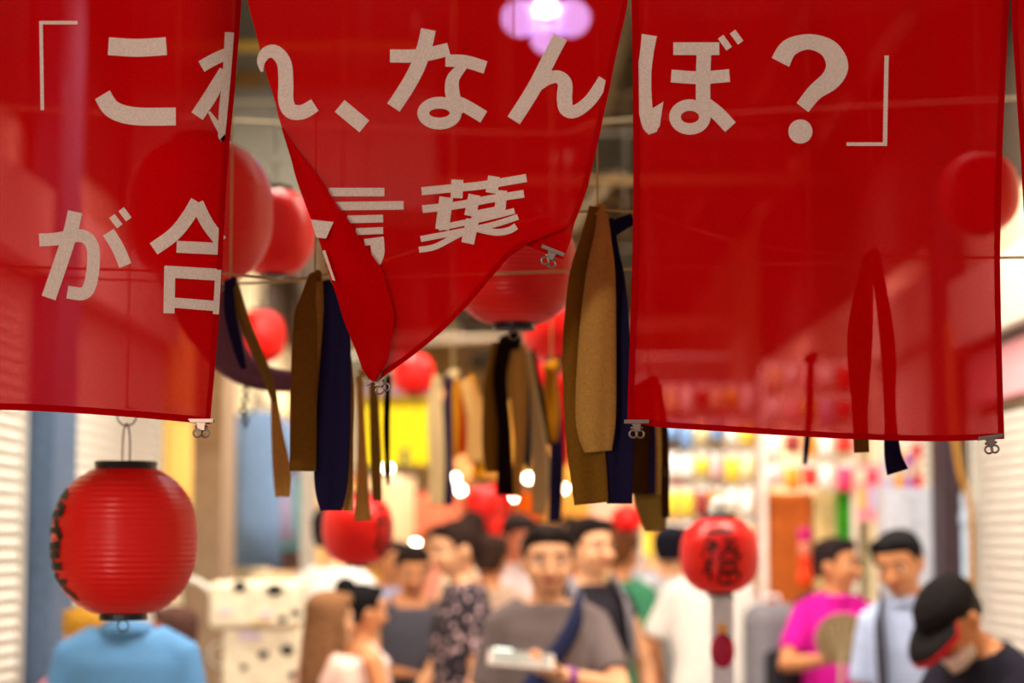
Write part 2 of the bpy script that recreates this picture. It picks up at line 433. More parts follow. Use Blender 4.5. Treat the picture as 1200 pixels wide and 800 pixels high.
glyph('printed_ko', [([(127, 54), (160, 56), (195, 54)], 21), ([(120, 111, 20), (132, 128, 21), (158, 136, 21), (206, 136.5, 21)], 21)], depth_left, nl)
glyph('printed_re_half', [([(272, 38, 17), (269, 85, 16), (264, 130, 15), (262, 158, 13), (262, 162, 8)], 16), ([(236, 78), (252, 69), (266, 63)], 14),
      ([(231, 136, 16), (248, 110, 16), (263, 82, 12)], 15), ([(245, 131, 3), (254, 145, 7), (262, 157, 9)], 6)], depth_left, nl)
glyph('printed_ga', [([(46, 281), (65, 280), (90, 276), (102, 279), (109, 291), (109, 315), (105, 335), (97, 344), (79, 342)], 15),
      ([(88, 248), (80, 281), (57, 349)], 17), ([(127, 272), (138, 290), (147, 311)], 15), ([(131, 253), (140.5, 265)], 8), ([(142, 245), (151, 257)], 8)], depth_left, nl)
glyph('printed_go', [([(231, 236), (219, 256), (203, 275), (180, 291.5)], 16), ([(231, 238), (243, 262), (259, 283)], 15), ([(207, 289), (258, 291.5)], 14),
      ([(193, 318), (259, 322)], 14), ([(199, 312), (198, 367)], 13), ([(204, 354.5), (254, 358.5)], 12), ([(256, 316), (253, 368)], 7)], depth_left, nl)

# middle curtain, hitched up and clipped
ML = [(-70, 284), (0, 290), (60, 305), (130, 325), (200, 345), (300, 380), (365, 400), (430, 424), (449, 436)]
MR = [(-70, 740), (0, 736), (90, 717), (160, 702), (215, 690), (262, 673), (284, 620), (305, 592), (365, 541), (410, 491), (449, 441)]
nm = thing('noren_curtain', 'red curtain hitched up into a hanging point between the two flat ones', 'curtain', rod_pt(510), 'red noren curtains')
sheet('cloth', ML, MR, ROD_PY, 449, depth_mid, M_red, nm, 70, 110)
# flap that hangs behind the hitched edge
bm = bmesh.new()
vs = [bm.verts.new(at(x, y, depth_mid(x, y) + d)) for x, y, d in ((612, 286, .006), (640, 272, .010), (674, 258, .006), (668, 284, .012), (660, 304, .015), (641, 297, .018), (618, 288, .012))]
bm.faces.new(vs); rel(finish('folded_corner', bm, M_red, None), nm)
# strip of the side edge folded over towards the viewer
def fold_R(y): return interp([(150, 332), (222, 384), (270, 416), (318, 449), (370, 462), (420, 456), (446, 441)], y)
bm = bmesh.new(); rows = []
for j in range(41):
    y = 150 + 296 * j / 40; xa = interp(ML, y) - .5; xb = max(xa + .5, fold_R(y))
    rows.append([bm.verts.new(at(xa + (xb - xa) * g, y, depth_mid(xa + (xb - xa) * g, y) - .002 - .012 * math.sin(g * PI * .85) - .004 * g)) for g in [k / 8 for k in range(9)]])
for a, b in zip(rows, rows[1:]):
    for i in range(8): bm.faces.new((a[i], a[i + 1], b[i + 1], b[i]))
rel(finish('folded_side', bm, M_red, None, True), nm)
strip_along('bottom_hem', [(438, 449), (491, 411), (541, 366), (592, 306), (619, 285)], 6, depth_mid, M_hem, nm, side=-1)
strip_along('side_hem', [(interp(MR, y), y) for y in (-70, 0, 60, 120, 180, 230, 262)], 6, depth_mid, M_hem, nm, side=1)
dm2 = lambda x, y: depth_mid(x, y) - .017
glyph('printed_re_half', [([(307, 84, 3), (306, 72, 10), (312, 62, 14), (323, 61, 16), (333, 74, 17), (335, 97, 17.5), (335, 118, 18), (341, 130, 18), (355, 131, 17), (369, 123, 16)], 16)], depth_mid, nm)
glyph('printed_comma', [([(398, 124), (427, 148)], 18)], depth_mid, nm)
glyph('printed_na', [([(457, 65.5), (485, 65.5), (504, 63), (526, 57.5)], 15.5), ([(502, 34.5), (498, 53), (490, 77), (478, 100), (461, 126)], 17.5),
      ([(522, 71, 14), (545, 72, 15), (569, 79, 15)], 15), ([(543, 77, 10), (531, 92, 15), (530, 108, 17), (534, 124, 16), (536, 134, 13)], 15), ('ring', 515, 132.5, 19, 12.2, 14), ([(527, 116.5), (545, 124), (567, 137)], 15.5)], depth_mid, nm)
glyph('printed_n', [([(657, 43), (646, 64), (626, 103), (602, 141)], 17), ([(628, 104, 10), (641, 93, 14), (654, 90, 15), (662, 98, 17), (661.5, 115, 18), (664, 128, 17), (675, 130, 15), (692, 117, 14.5), (708, 93, 14)], 16)], depth_mid, nm)
glyph('printed_koto', [([(385, 225), (450.5, 225)], 10), ([(393, 241.5), (473, 240.5)], 10), ([(407, 257), (449, 256)], 9), ([(417, 271.3), (449, 270)], 8),
      ([(427, 284), (450, 281)], 8), ([(442, 280, 16), (443, 298, 15), (444, 310, 4)], 16)], depth_mid, nm)
glyph('printed_ba', [([(494, 224), (530, 220.5), (565, 217), (617, 208.5)], 9.5), ([(536, 210.5), (535, 232)], 14), ([(579, 206.5), (576, 226)], 14), ([(495, 245), (535, 240.5), (575, 233), (614, 227)], 9),
      ([(523, 231), (518, 269)], 16), ([(556, 228), (551, 253)], 14), ([(588, 223), (586, 245)], 13), ([(552, 251.5), (592, 244)], 8), ([(514, 267), (560, 257.5), (603, 247)], 7),
      ([(493, 280), (530, 273), (575, 264), (607, 254)], 7), ([(491, 292.5), (510, 289), (535, 276), (552, 268)], 7), ([(556, 267), (580, 272), (596, 270), (605, 265)], 8), ([(554, 257), (548, 285)], 15)], depth_mid, nm)
glyph('printed_fragment', [('poly', [(364, 257), (391, 260), (382, 279.5), (370.5, 278)]), ('poly', [(377.5, 294), (381, 293), (393, 329), (389.5, 328)])], dm2, nm)

# right curtain
RL = [(-70, 739), (0, 740), (100, 741.5), (250, 742.5), (400, 738), (492, 735)]
RR = [(-70, 1186), (0, 1183), (50, 1180), (200, 1174), (300, 1172), (420, 1174), (515, 1177)]
br = lambda x: interp([(735, 493), (770, 500), (840, 505), (920, 510), (1000, 514.5), (1100, 517), (1177, 514)], x)
nr = thing('noren_curtain', 'wide red curtain printed with a question mark', 'curtain', rod_pt(960), 'red noren curtains')
sheet('cloth', RL, RR, ROD_PY, 515, depth_right, M_red, nr, 80, 80, br)
strip_along('bottom_hem', [(x, br(x)) for x in (735, 770, 840, 920, 1000, 1100, 1177)], 7, depth_right, M_hem, nr, side=-1)
strip_along('side_hem', [(interp(RL, y), y) for y in (-70, 0, 100, 200, 300, 400, 490)], 7, depth_right, M_hem, nr, side=-1)
strip_along('side_hem', [(interp(RR, y), y) for y in (-70, 0, 100, 200, 300, 400, 512)], 7, depth_right, M_hem, nr, side=1)
glyph('printed_bo', [([(761, 41, 18), (758, 62, 16), (755, 85, 17), (755, 110, 17), (757, 130, 17), (762, 147, 18), (765, 156, 10)], 17), ('poly', [(763, 128), (777.5, 119), (773, 148), (768, 155), (760, 150)]),
      ([(789, 57), (843, 57)], 15), ([(786.5, 89), (820, 91), (855, 88.5)], 15), ([(825, 60), (824, 90), (824, 130)], 17), ('ring', 808.5, 137, 17.5, 14, 13.5), ([(828, 123), (842, 134), (856, 149)], 17),
      ([(844.5, 43), (854.5, 57)], 8), ([(858.5, 37), (868, 50)], 8)], depth_right, nr)
glyph('printed_question_mark', [([(914.5, 73, 23), (925, 56, 21), (948, 49, 18), (971, 57, 22), (981, 76, 26), (974, 93, 24), (955, 108, 19), (940.5, 126, 17.5)], 20), ('dot', 938, 154, 14.2)], depth_right, nr)
glyph('printed_bracket', [([(1039, 65), (1037, 171)], 5), ([(992, 168.8), (1039, 168.8)], 4.2)], depth_right, nr)
# fourth curtain at the edge
nf = thing('noren_curtain', 'plain red curtain past the gap beside the question mark curtain', 'curtain', rod_pt(1300), 'red noren curtains')
FL = [(-70, 1190), (0, 1185), (90, 1190), (200, 1197), (270, 1201), (515, 1206)]
sheet('cloth', FL, [(-70, 1640), (515, 1640)], ROD_PY, 515, depth_far, M_red, nf, 30, 40)
strip_along('side_hem', [(interp(FL, y), y) for y in (-70, 0, 100, 200, 300, 400, 512)], 6, depth_far, M_hem, nf, side=-1)
strip_along('bottom_hem', [(1206, 515), (1350, 516), (1640, 515)], 7, depth_far, M_hem, nf, side=-1)

# spring clips on the curtain corners
M_steel = mat('clip_steel', (128, 108, 98), .3, .6, metal=.85, var=.05)
def clip(label, px, py, ang, depth):
    t = thing('spring_clip', label, 'clip', at(px, py, depth(px, py)), 'steel clips on the curtain corners')
    s = mpp(YN)
    R_ = Matrix.Rotation(ang, 3, 'Y')
    bm = bmesh.new()
    for d in (-1, 1): box(bm, R_ @ V((0, d * .0035, 0)), (29 * s, .002, 4.5 * s), R_, .0004)
    box(bm, R_ @ V((0, -.0045, 1.4 * s)), (29 * s, .0015, 1.6 * s), R_)
    finish('jaw', bm, M_steel, t)
    bm = bmesh.new(); loft(bm, [[R_ @ V((x * w_ * s, y * .003, z * s)) for x, y in ((-1, -1), (1, -1), (1, 1), (-1, 1))] for z, w_ in ((-2, 5.5), (-6, 4), (-11, 4.2))]); finish('neck', bm, M_steel, t)
    for d in (-1, 1):
        bm = bmesh.new(); torus(bm, R_ @ V((d * 4.3 * s, d * .003, -14.5 * s)), 4.4 * s, 1.3 * s); finish('loop', bm, M_steel, t, smooth=True)
    bm = bmesh.new(); tube(bm, [R_ @ V((-6 * s, 0, -7 * s)), R_ @ V((6 * s, 0, -7 * s))], 1.6 * s, 8); finish('spring', bm, M_steel, t, smooth=True)
clip('steel clip on the curtain corner above the round lantern', 236, 493, 0, depth_left)
clip('steel clip on the hanging point of the hitched curtain', 441, 443, -.55, depth_mid)
clip('steel clip on the turned-up corner, before the big lantern', 648, 294, .38, lambda x, y: depth_mid(x, y) + .016)
clip('steel clip on question mark curtain beside the navy ribbon', 746, 494, 0, depth_right)
clip('steel clip on question mark curtain near the cream shutter', 1160, 512, -.14, depth_right)

# ================================================================== LANTERNS
def lantern_mat():
    m = bpy.data.materials.new('lantern_paper'); m.use_nodes = True
    nt = m.node_tree; nt.nodes.clear(); N = nt.nodes.new; L = nt.links.new
    out = N('ShaderNodeOutputMaterial'); p = N('ShaderNodeBsdfPrincipled'); tr = N('ShaderNodeBsdfTranslucent'); mx = N('ShaderNodeMixShader')
    tc = N('ShaderNodeTexCoord'); nz = N('ShaderNodeTexNoise'); nz.inputs['Scale'].default_value = 14
    L(tc.outputs['Object'], nz.inputs['Vector'])
    r = N('ShaderNodeValToRGB'); r.color_ramp.elements[0].color = (.90, .005, .003, 1); r.color_ramp.elements[1].color = (.97, .012, .006, 1)
    L(nz.outputs['Fac'], r.inputs['Fac']); L(r.outputs['Color'], p.inputs['Base Color']); L(r.outputs['Color'], tr.inputs['Color'])
    p.inputs['Roughness'].default_value = .32; p.inputs['Specular IOR Level'].default_value = .45
    mx.inputs[0].default_value = .20; L(p.outputs[0], mx.inputs[1]); L(tr.outputs[0], mx.inputs[2]); L(mx.outputs[0], out.inputs['Surface'])
    return m
M_lan = lantern_mat()
M_ink = mat('lantern_ink', (26, 8, 8), .5, .3, var=0)
def lan_r(u, R, Hh):
    """body radius at height u in [-1,1]"""
    return R * (1 - abs(u) ** 2.6 * .62) ** .5 if abs(u) < 1 else R * .6
def lantern(label, px, py, rpx, Y, ribs=30, hpx=None, marks=None, yaw=0, wire_to=None, tasseled=False, seg=40):
    c = at(px, py, Y); s = mpp(Y) * 1.0
    R = rpx * s; Hh = (hpx or rpx * .98) * s; capR = R * .42; cap_h = R * .155
    t = thing('paper_lantern', label, 'lantern', (c.x, c.y, c.z - Hh), 'red paper lanterns')
    bm = bmesh.new(); prof = []; n = ribs * 4
    prof.append((capR * .92, -Hh))
    for k in range(n + 1):
        u = -1 + 2 * k / n
        r = R * max(.0, 1 - abs(u * .93) ** 2.5) ** .5
        r = max(r, capR * .96)
        rib = .016 * R * abs(math.sin(k / 4 * PI))
        prof.append((r - .016 * R + rib, u * Hh))
    prof.append((capR * .92, Hh))
    lathe(bm, prof, seg, (0, 0, Hh)); body = finish('paper_body', bm, M_lan, t, True); body.rotation_euler = (0, 0, yaw)
    for z0, nm in ((-.6, 'bottom_rim'), (2 * Hh - cap_h * .4, 'top_rim')):
        z0 = -cap_h * .6 if nm == 'bottom_rim' else z0
        k = .78 if nm == 'bottom_rim' else 1.0
        bm = bmesh.new(); lathe(bm, [(capR * k * .9, z0), (capR * k, z0), (capR * k * 1.03, z0 + cap_h * .1), (capR * k, z0 + cap_h * .5), (capR * k * 1.03, z0 + cap_h * .9), (capR * k, z0 + cap_h), (capR * k * .9, z0 + cap_h)], 28)
        rim = finish(nm, bm, M_black, t)
        bm = bmesh.new(); torus(bm, (0, 0, z0 + (cap_h if nm == 'bottom_rim' else 0)), capR * k * 1.02, R * .012, 'Z', 28, 5); g = finish('gold_edge', bm, M_gold, rim)
    ztop = 2 * Hh + cap_h * .5
    bm = bmesh.new(); a = capR * .25
    tube(bm, catmull([(-a * .5, 0, ztop), (-a * .45, 0, ztop + R * .35), (-a * .15, 0, ztop + R * .52), (a * .15, 0, ztop + R * .52), (a * .45, 0, ztop + R * .35), (a * .5, 0, ztop)], 5), .0012 + R * .002, 6)
    finish('wire_handle', bm, M_wire, t)
    zt = (wire_to if wire_to else ZC) - t.location.z
    bm = bmesh.new(); torus(bm, (0, 0, ztop + R * .64), R * .13, .0012 + R * .002, 'Y', 16, 5); tube(bm, [(0, 0, ztop + R * .76), (0, 0, zt)], .0012 + R * .003, 5); finish('hanging_wire', bm, M_wire, t)
    bm = bmesh.new(); torus(bm, (0, 0, -cap_h * .6 - R * .08), R * .075, R * .012, 'Y', 16, 5); finish('bottom_ring', bm, M_wire, t)
    if marks:
        for ch in marks:
            bm = bmesh.new()
            for k, st in enumerate(ch):
                P = catmull([(p[0], p[1], p[2] if len(p) > 2 else .055) for p in st], 5) if len(st) > 2 else [tuple(a_ + (b_ - a_) * f / 4 for a_, b_ in zip((*st[0], .055)[:3], (*st[1], .055)[:3])) for f in range(5)]
                L_, R_ = stroke_poly(P, .05)
                def S(q):
                    a_ = q[0]; z = q[1]; u = max(-.99, min(.99, z * R / Hh))
                    r = R * max(.0, 1 - abs(u * .93) ** 2.5) ** .5 + .0012 + k * .0001
                    return bm.verts.new((r * math.sin(a_), -r * math.cos(a_), Hh + z * R))
                l = [S(q) for q in L_]; r_ = [S(q) for q in R_]
                for i in range(len(l) - 1): bm.faces.new((l[i], l[i + 1], r_[i + 1], r_[i]))
            o = finish('brush_character', bm, M_ink, t, normals=False); o.rotation_euler = (0, 0, yaw)
    return t
# brush strokes (angle round the lantern, height in radii)
ch_one = [[(-.28, .56, .06), (0, .60, .09), (.26, .60, .05)]]
ch_two = [[(-.30, .36, .05), (-.10, .30, .08), (-.28, .14, .05)], [(-.32, .18, .05), (-.05, .20, .06)], [(-.18, .22, .06), (-.18, -.02, .06)], [(-.30, .08, .04), (-.36, -.02, .05)],
          [(.04, .38, .05), (.30, .36, .06)], [(.16, .40, .06), (.08, .10, .05), (-.04, -.04, .06)], [(.06, .20, .05), (.28, .20, .05), (.20, .02, .05)], [(.12, .12, .05), (.36, -.04, .08)]]
ch_three = [[(-.30, -.16, .06), (-.14, -.16, .06)], [(-.20, -.08, .06), (-.28, -.34, .05), (-.36, -.46, .05)], [(-.22, -.26, .06), (-.22, -.62, .07)],
            [(-.04, -.14, .05), (.32, -.12, .06)], [(.0, -.24, .05), (.26, -.24, .05), (.24, -.38, .05), (.0, -.38, .05), (.0, -.24, .05)], [(-.04, -.46, .05), (.34, -.44, .06), (.32, -.66, .06), (-.02, -.68, .06), (-.04, -.46, .05)], [(.14, -.46, .05), (.14, -.66, .05)]]
marks = [ch_one, ch_two, ch_three]
def shifted(ms, da, k=1.0, kw=1.0): return [[[(p[0] * k + da, p[1], p[2] * kw) for p in st] for st in ch] for ch in ms]
ch_v = [[[(-.34, .62, .07), (-.05, .66, .09), (.25, .58, .06)], [(.0, .70, .07), (-.1, .44, .07)], [(.05, .52, .06), (.3, .40, .08)]],
        [[(-.3, .34, .06), (.3, .38, .08)], [(-.05, .38, .07), (-.3, .05, .07)], [(.1, .30, .07), (.32, .02, .08)], [(-.1, .14, .05), (.2, .14, .06)]],
        [[(-.3, -.10, .06), (.3, -.06, .08)], [(-.05, -.02, .06), (-.28, -.30, .07)], [(-.2, -.22, .06), (.28, -.18, .07)], [(.1, -.12, .07), (.05, -.40, .08)], [(-.24, -.38, .05), (.3, -.34, .07)]],
        [[(-.3, -.52, .06), (.1, -.50, .08)], [(-.1, -.46, .06), (-.2, -.78, .06)], [(.1, -.62, .06), (.34, -.78, .08)], [(.0, -.60, .05), (.3, -.54, .05)]]]
lantern('round red lantern with black brush writing, before the blue-shirted back', 146, 633, 84.5, 3.35, 26, 84, shifted(ch_v, -1.15, 1.1, 1.5), seg=64)
lantern('large ribbed red lantern half behind the left curtain edge', 234, 249, 87, 3.75, 26, 84, seg=64)
lantern('red lantern peeking out behind the large ribbed one', 322, 272, 48, 4.6, 22, 50)
lantern('small red lantern above the mauve swag', 306, 394, 29, 6.6, 20, 30)
lantern('large red lantern behind the turned-up curtain corner', 602, 314, 76, 3.5, 26, 66, seg=64)
lantern('red lantern between the large one and the tan ribbons', 652, 382, 41, 5.6, 22, 38)
lantern('small red lantern above the yellow sign', 485, 438, 25, 7.6, 20, 24)
lantern('red lantern below the navy ribbon, over the white-shirted person', 419, 620, 42, 5.5, 22, 40, shifted(marks, .95, 1.0, 1.2))
lan_tag = lantern('red lantern with black brush characters and a paper tag below', 843, 650, 46.5, 5.0, 22, 43, shifted(marks, -.05, 1.4, 1.25))
lantern('small red lantern behind the brown ribbon ends', 735, 609, 19, 9.0, 16, 15)
lantern('red lantern in the gap past the question mark curtain', 1148, 226, 47, 4.4, 22, 46)
lantern('tiny red lantern deep in the lane above the crowd', 566, 590, 22, 10.5, 16, 20)
lantern('tiny red lantern over the man in pinkish shirt', 592, 622, 18, 12.5, 16, 17)
lantern('tiny red lantern near the ochre ribbons', 640, 436, 16, 10.0, 16, 16)
# paper tag with red seal under the tagged lantern
t = thing('paper_tag', 'white paper strip with orange flower and red oval seal under a lantern', 'tag', at(846, 700, 5.0))
s5 = mpp(5.0)
bm = bmesh.new(); box(bm, (0, 0, -.115), (26 * s5, .0015, .21), bevel=.0004); finish('strip', bm, cloth('tag_paper', (240, 236, 242), .5), t)
bm = bmesh.new(); box(bm, (0, 0, -.003), (28 * s5, .004, .012)); finish('top_bar', bm, mat('tag_bar', (200, 190, 190)), t)
bm = bmesh.new(); sphere(bm, (0, -.003, -61 * s5), 14 * s5, 20, 12, (1, .2, 1.45)); finish('oval_seal', bm, mat('seal_red', (176, 16, 60), .5, scale=120, var=.9), t, True)
bm = bmesh.new(); 
for k in range(5): sphere(bm, (4 * s5 * math.cos(k * 1.257), -.002, -36 * s5 + 4 * s5 * math.sin(k * 1.257)), 3 * s5, 8, 6, (1, .25, 1))
finish('flower', bm, mat('flower_orange', (246, 176, 60)), t, True)
bm = bmesh.new(); tube(bm, [(0, 0, 0), (-.004, 0, .012)], .0015, 6); finish('string', bm, M_wire, t)
# lamp socket on the wire over that lantern
t = lan_tag; so = at(843, 598, 5.0) - V(t.location)
bm = bmesh.new(); lathe(bm, [(.018, -.028), (.024, -.02), (.024, .012), (.017, .03), (.006, .036)], 18, (0, 0, so.z)); finish('lamp_socket', bm, mat('socket_white', (236, 234, 226)), t, True)

# ================================================================== RIBBONS
COL = {'brown': (140, 96, 32), 'tan': (208, 158, 80), 'navy': (40, 34, 66), 'black': (34, 20, 18), 'olive': (150, 116, 52), 'beige': (212, 184, 136),
       'ochre': (196, 128, 24), 'dark': (66, 36, 14), 'slate': (62, 72, 92), 'light': (206, 160, 96), 'red': (214, 16, 10)}
def ribbon_bundle(label, Y, knot, ribbons, cord=True):
    kp = at(knot[0], knot[1], Y)
    t = thing('ribbon_bundle', label, 'ribbons', kp, 'bundles of cloth ribbons')
    s = mpp(Y)
    for k, (col, pts) in enumerate(ribbons):
        P = catmull([tuple(p) for p in pts], 8)
        yo = (k - len(ribbons) / 2) * .013
        bm = bmesh.new(); rings = []
        L_, R_ = stroke_poly(P, 10)
        n = 6
        for i, (a, b) in enumerate(zip(L_, R_)):
            fr, bk = [], []
            for q in range(n + 1):
                g = q / n
                px, py = a[0] + (b[0] - a[0]) * g, a[1] + (b[1] - a[1]) * g
                wdt = P[i][2]
                dep = yo + .12 * wdt * s * math.sin(g * PI * 2 + k * 1.3 + i * .06) + .004 * math.sin(i * .35 + k)
                fr.append(at(px, py, Y + dep - .0007) - kp); bk.append(at(px, py, Y + dep + .0007) - kp)
            rings.append(fr + bk[::-1])
        loft(bm, rings)
        finish('ribbon', bm, cloth('ribbon_' + col, COL[col], .32, (0, 0, 0), 1100), t, True)
    bm = bmesh.new()
    kr = max(7, ribbons[0][1][0][2] * .68) * s
    sphere(bm, (0, 0, 0), kr, 12, 8, (1.15, .9, .8)); sphere(bm, (kr * .5, 0, kr * .45), kr * .7, 10, 7, (1, .8, 1))
    torus(bm, (0, 0, -kr * .45), kr * .85, kr * .28, 'Z', 14, 6)
    finish('knot', bm, cloth('ribbon_' + ribbons[0][0], COL[ribbons[0][0]], .32, (0, 0, 0), 1100), t, True)
    bm = bmesh.new(); tube(bm, [(0, 0, kr * .4), (0, 0, ZC - kp.z)], .0014, 5); finish('hanging_string', bm, mat('string', (196, 170, 110)), t)
    return t
ribbon_bundle('brown, tan and navy ribbons hanging beside the hitched curtain', 3.0, (369, 324), [
    ('brown', [(367, 322, 10), (362, 345, 16), (358, 375, 27), (356, 450, 31), (355, 552, 31)]),
    ('navy', [(382, 328, 8), (389, 350, 20), (394, 385, 32), (391, 480, 40), (388, 560, 40), (388, 598, 26)]),
    ('tan', [(373, 325, 10), (379, 370, 18), (377, 450, 18), (372, 548, 14)]),
    ('tan', [(396, 340, 8), (406, 440, 16), (408, 520, 12), (408, 598, 12)])])
ribbon_bundle('thin navy and olive ribbons over the mauve swag', 3.35, (270, 332), [
    ('navy', [(268, 330, 10), (270, 368, 14), (280, 412, 11), (286, 432, 6)]),
    ('olive', [(273, 330, 12), (288, 380, 13), (312, 438, 12), (322, 470, 8)]),
    ('tan', [(321, 462, 7), (324, 500, 13), (330, 550, 21), (331, 582, 17)])])
ribbon_bundle('slim tan and olive ribbon tails under the hanging point', 3.7, (428, 436), [
    ('tan', [(421, 440, 8), (424, 520, 10), (425, 610, 20)]),
    ('olive', [(437, 440, 9), (440, 520, 13), (442, 587, 11)]),
    ('black', [(455, 440, 6), (453, 500, 8), (455, 568, 4)])])
ribbon_bundle('long tan, brown and navy ribbons beside the question mark curtain', 2.95, (700, 248), [
    ('tan', [(706, 250, 13), (706, 278, 20), (704, 320, 34), (700, 400, 44), (698, 490, 47), (701, 529, 32)]),
    ('brown', [(697, 242, 13), (689, 280, 18), (680, 330, 28), (675, 420, 32), (686, 520, 44), (693, 590, 40)]),
    ('navy', [(714, 256, 10), (718, 290, 13), (723, 340, 22), (725, 460, 34), (726, 590, 30)]),
    ('navy', [(712, 278, 10), (722, 266, 17), (742, 256, 13)])])
ribbon_bundle('dark brown and tan ribbons under the question mark curtain edge', 3.5, (760, 452), [
    ('dark', [(754, 450, 16), (750, 500, 25), (747, 540, 27), (747, 579, 27)]),
    ('navy', [(758, 450, 12), (760, 510, 17), (761, 579, 14)]),
    ('tan', [(764, 450, 10), (769, 510, 12), (768, 580, 13)]),
    ('dark', [(770, 450, 10), (778, 510, 11), (780, 606, 9)]),
    ('olive', [(762, 540, 34), (763, 580, 42), (768, 622, 24)])])
ribbon_bundle('black, tan and beige ribbons below the large lantern', 4.5, (597, 402), [
    ('black', [(594, 396, 18), (586, 440, 17), (591, 500, 16), (592, 580, 20)]),
    ('brown', [(584, 400, 14), (576, 450, 18), (577, 520, 24), (578, 553, 18)]),
    ('tan', [(604, 404, 24), (607, 450, 24), (609, 520, 14), (604, 582, 12)]),
    ('slate', [(612, 410, 8), (617, 470, 9), (618, 548, 7)]),
    ('beige', [(616, 410, 12), (623, 460, 15), (633, 540, 21), (632, 602, 17)]),
    ('black', [(622, 410, 8), (633, 470, 10), (642, 522, 8)])])
ribbon_bundle('ochre and navy ribbons beside the brown ribbon', 5.2, (646, 430), [
    ('ochre', [(644, 428, 12), (647, 480, 17), (648, 518, 10)]),
    ('navy', [(648, 430, 10), (652, 500, 16), (652, 560, 18), (650, 612, 15)])])
ribbon_bundle('beige, navy and ochre ribbons right of the yellow sign', 6.4, (530, 440), [
    ('beige', [(512, 440, 10), (510, 480, 18), (512, 540, 19), (511, 592, 18)]),
    ('navy', [(526, 440, 8), (523, 520, 15), (526, 592, 13)]),
    ('ochre', [(533, 442, 10), (531, 490, 16), (531, 537, 12)]),
    ('light', [(545, 445, 14), (556, 490, 20), (556, 542, 20)]),
    ('ochre', [(552, 440, 8), (563, 500, 12), (560, 562, 16)]),
    ('red', [(540, 450, 8), (543, 500, 13), (543, 532, 12)])])
ribbon_bundle('brown and navy ribbons behind the question mark curtain, tails below it', 3.0, (1022, 300), [
    ('brown', [(1018, 300, 12), (1008, 390, 30), (1008, 480, 19), (1010, 530, 18)]),
    ('navy', [(1026, 300, 12), (1040, 400, 18), (1043, 480, 14), (1046, 530, 20), (1052, 553, 26)])])
ribbon_bundle('single thin navy ribbon tail under the question mark curtain', 3.9, (950, 420), [
    ('navy', [(950, 420, 8), (948, 490, 9), (943, 544, 6)])])
# mauve swag of cloth
t = thing('cloth_swag', 'dusky mauve cloth swag behind the left curtain', 'swag', at(240, 350, 4.0))
bm = bmesh.new(); rings = []
P = catmull([(205, 300, 60), (246, 372, 70), (270, 418, 46), (302, 440, 32), (350, 446, 24), (400, 430, 22)], 8)
L_, R_ = stroke_poly(P, 10)
for i, (a, b) in enumerate(zip(L_, R_)):
    pts = [(a[0] + (b[0] - a[0]) * g / 6, a[1] + (b[1] - a[1]) * g / 6, .02 * math.sin(g / 6 * PI)) for g in range(7)]
    rings.append([at(x, y, 4.0 - d) - t.location for x, y, d in pts] + [at(x, y, 4.003 - d) - t.location for x, y, d in pts[::-1]])
loft(bm, rings); finish('band', bm, cloth('swag_mauve', (122, 84, 100), .2), t, True)
for px, py in ((205, 300), (400, 430)):
    p = at(px, py, 4.0) - V(t.location); bm = bmesh.new(); tube(bm, [p, (p.x, p.y, ZC - t.location.z)], .002, 5); finish('hanging_string', bm, mat('string', (196, 170, 110)), t)
# dark chain below the swag
t = thing('hanging_chain', 'short dark chain hanging below the mauve swag', 'chain', at(287, 452, 4.0))
for k in range(9):
    bm = bmesh.new(); torus(bm, (.003 * math.sin(k), 0, -k * .0095), .006, .002, 'Y' if k % 2 else 'X', 12, 5); finish('link', bm, M_black, t)
# cords across the lane
def cord(label, Y, pts, r=.002, m=None):
    bm = bmesh.new(); tube(bm, catmull([tuple(at(x, y, Y)) for x, y in pts], 6), r, 6)
    return tag(finish('cord', bm, m or mat('string', (196, 170, 110)), smooth=True), label, 'cord', 'cords strung across the lane')
cord('thin tan cord level with the knots of the navy and olive ribbons', 3.35, [(-480, 300), (100, 326), (270, 332), (420, 326), (900, 310), (1900, 280)])
cord('thin tan cord at the knots beside the hitched curtain', 3.0, [(-700, 290), (200, 318), (370, 324), (700, 246), (1022, 300), (2100, 290)])
cord('pale cord strung across behind the gap of the hitched curtain', 5.2, [(-100, 120), (600, 156), (760, 138), (1500, 100)], .0022, mat('cord_pale', (170, 150, 116)))

# ================================================================== STALLS AND GOODS
def cab(name, label, cat, px0, px1, pytop, Y, dep, m, z0=0.0, doors=0, dm=None, top=None):
    x0, x1, zt = wx(px0, Y), wx(px1, Y), wz(pytop, Y)
    t = thing(name, label, cat, ((x0 + x1) / 2, Y + dep / 2, z0)); W_, H_ = x1 - x0, zt - z0
    bm = bmesh.new(); box(bm, (0, 0, H_ / 2), (W_, dep, H_), bevel=.006); finish('body', bm, m, t)
    for k in range(doors):
        wd = W_ / doors - .012; cx = -W_ / 2 + (k + .5) * W_ / doors
        bm = bmesh.new(); box(bm, (cx, -dep / 2 - .009, H_ / 2), (wd, .018, H_ - .06), bevel=.004); d = finish('door', bm, dm or m, t)
        bm = bmesh.new(); box(bm, (cx + wd * .36, -dep / 2 - .03, H_ * .55), (.014, .024, .12), bevel=.004); finish('handle', bm, M_steel, d)
    if top:
        bm = bmesh.new(); box(bm, (0, -.01, H_ + .016), (W_ + .05, dep + .06, .032), bevel=.006); finish('top', bm, top, t)
    return t
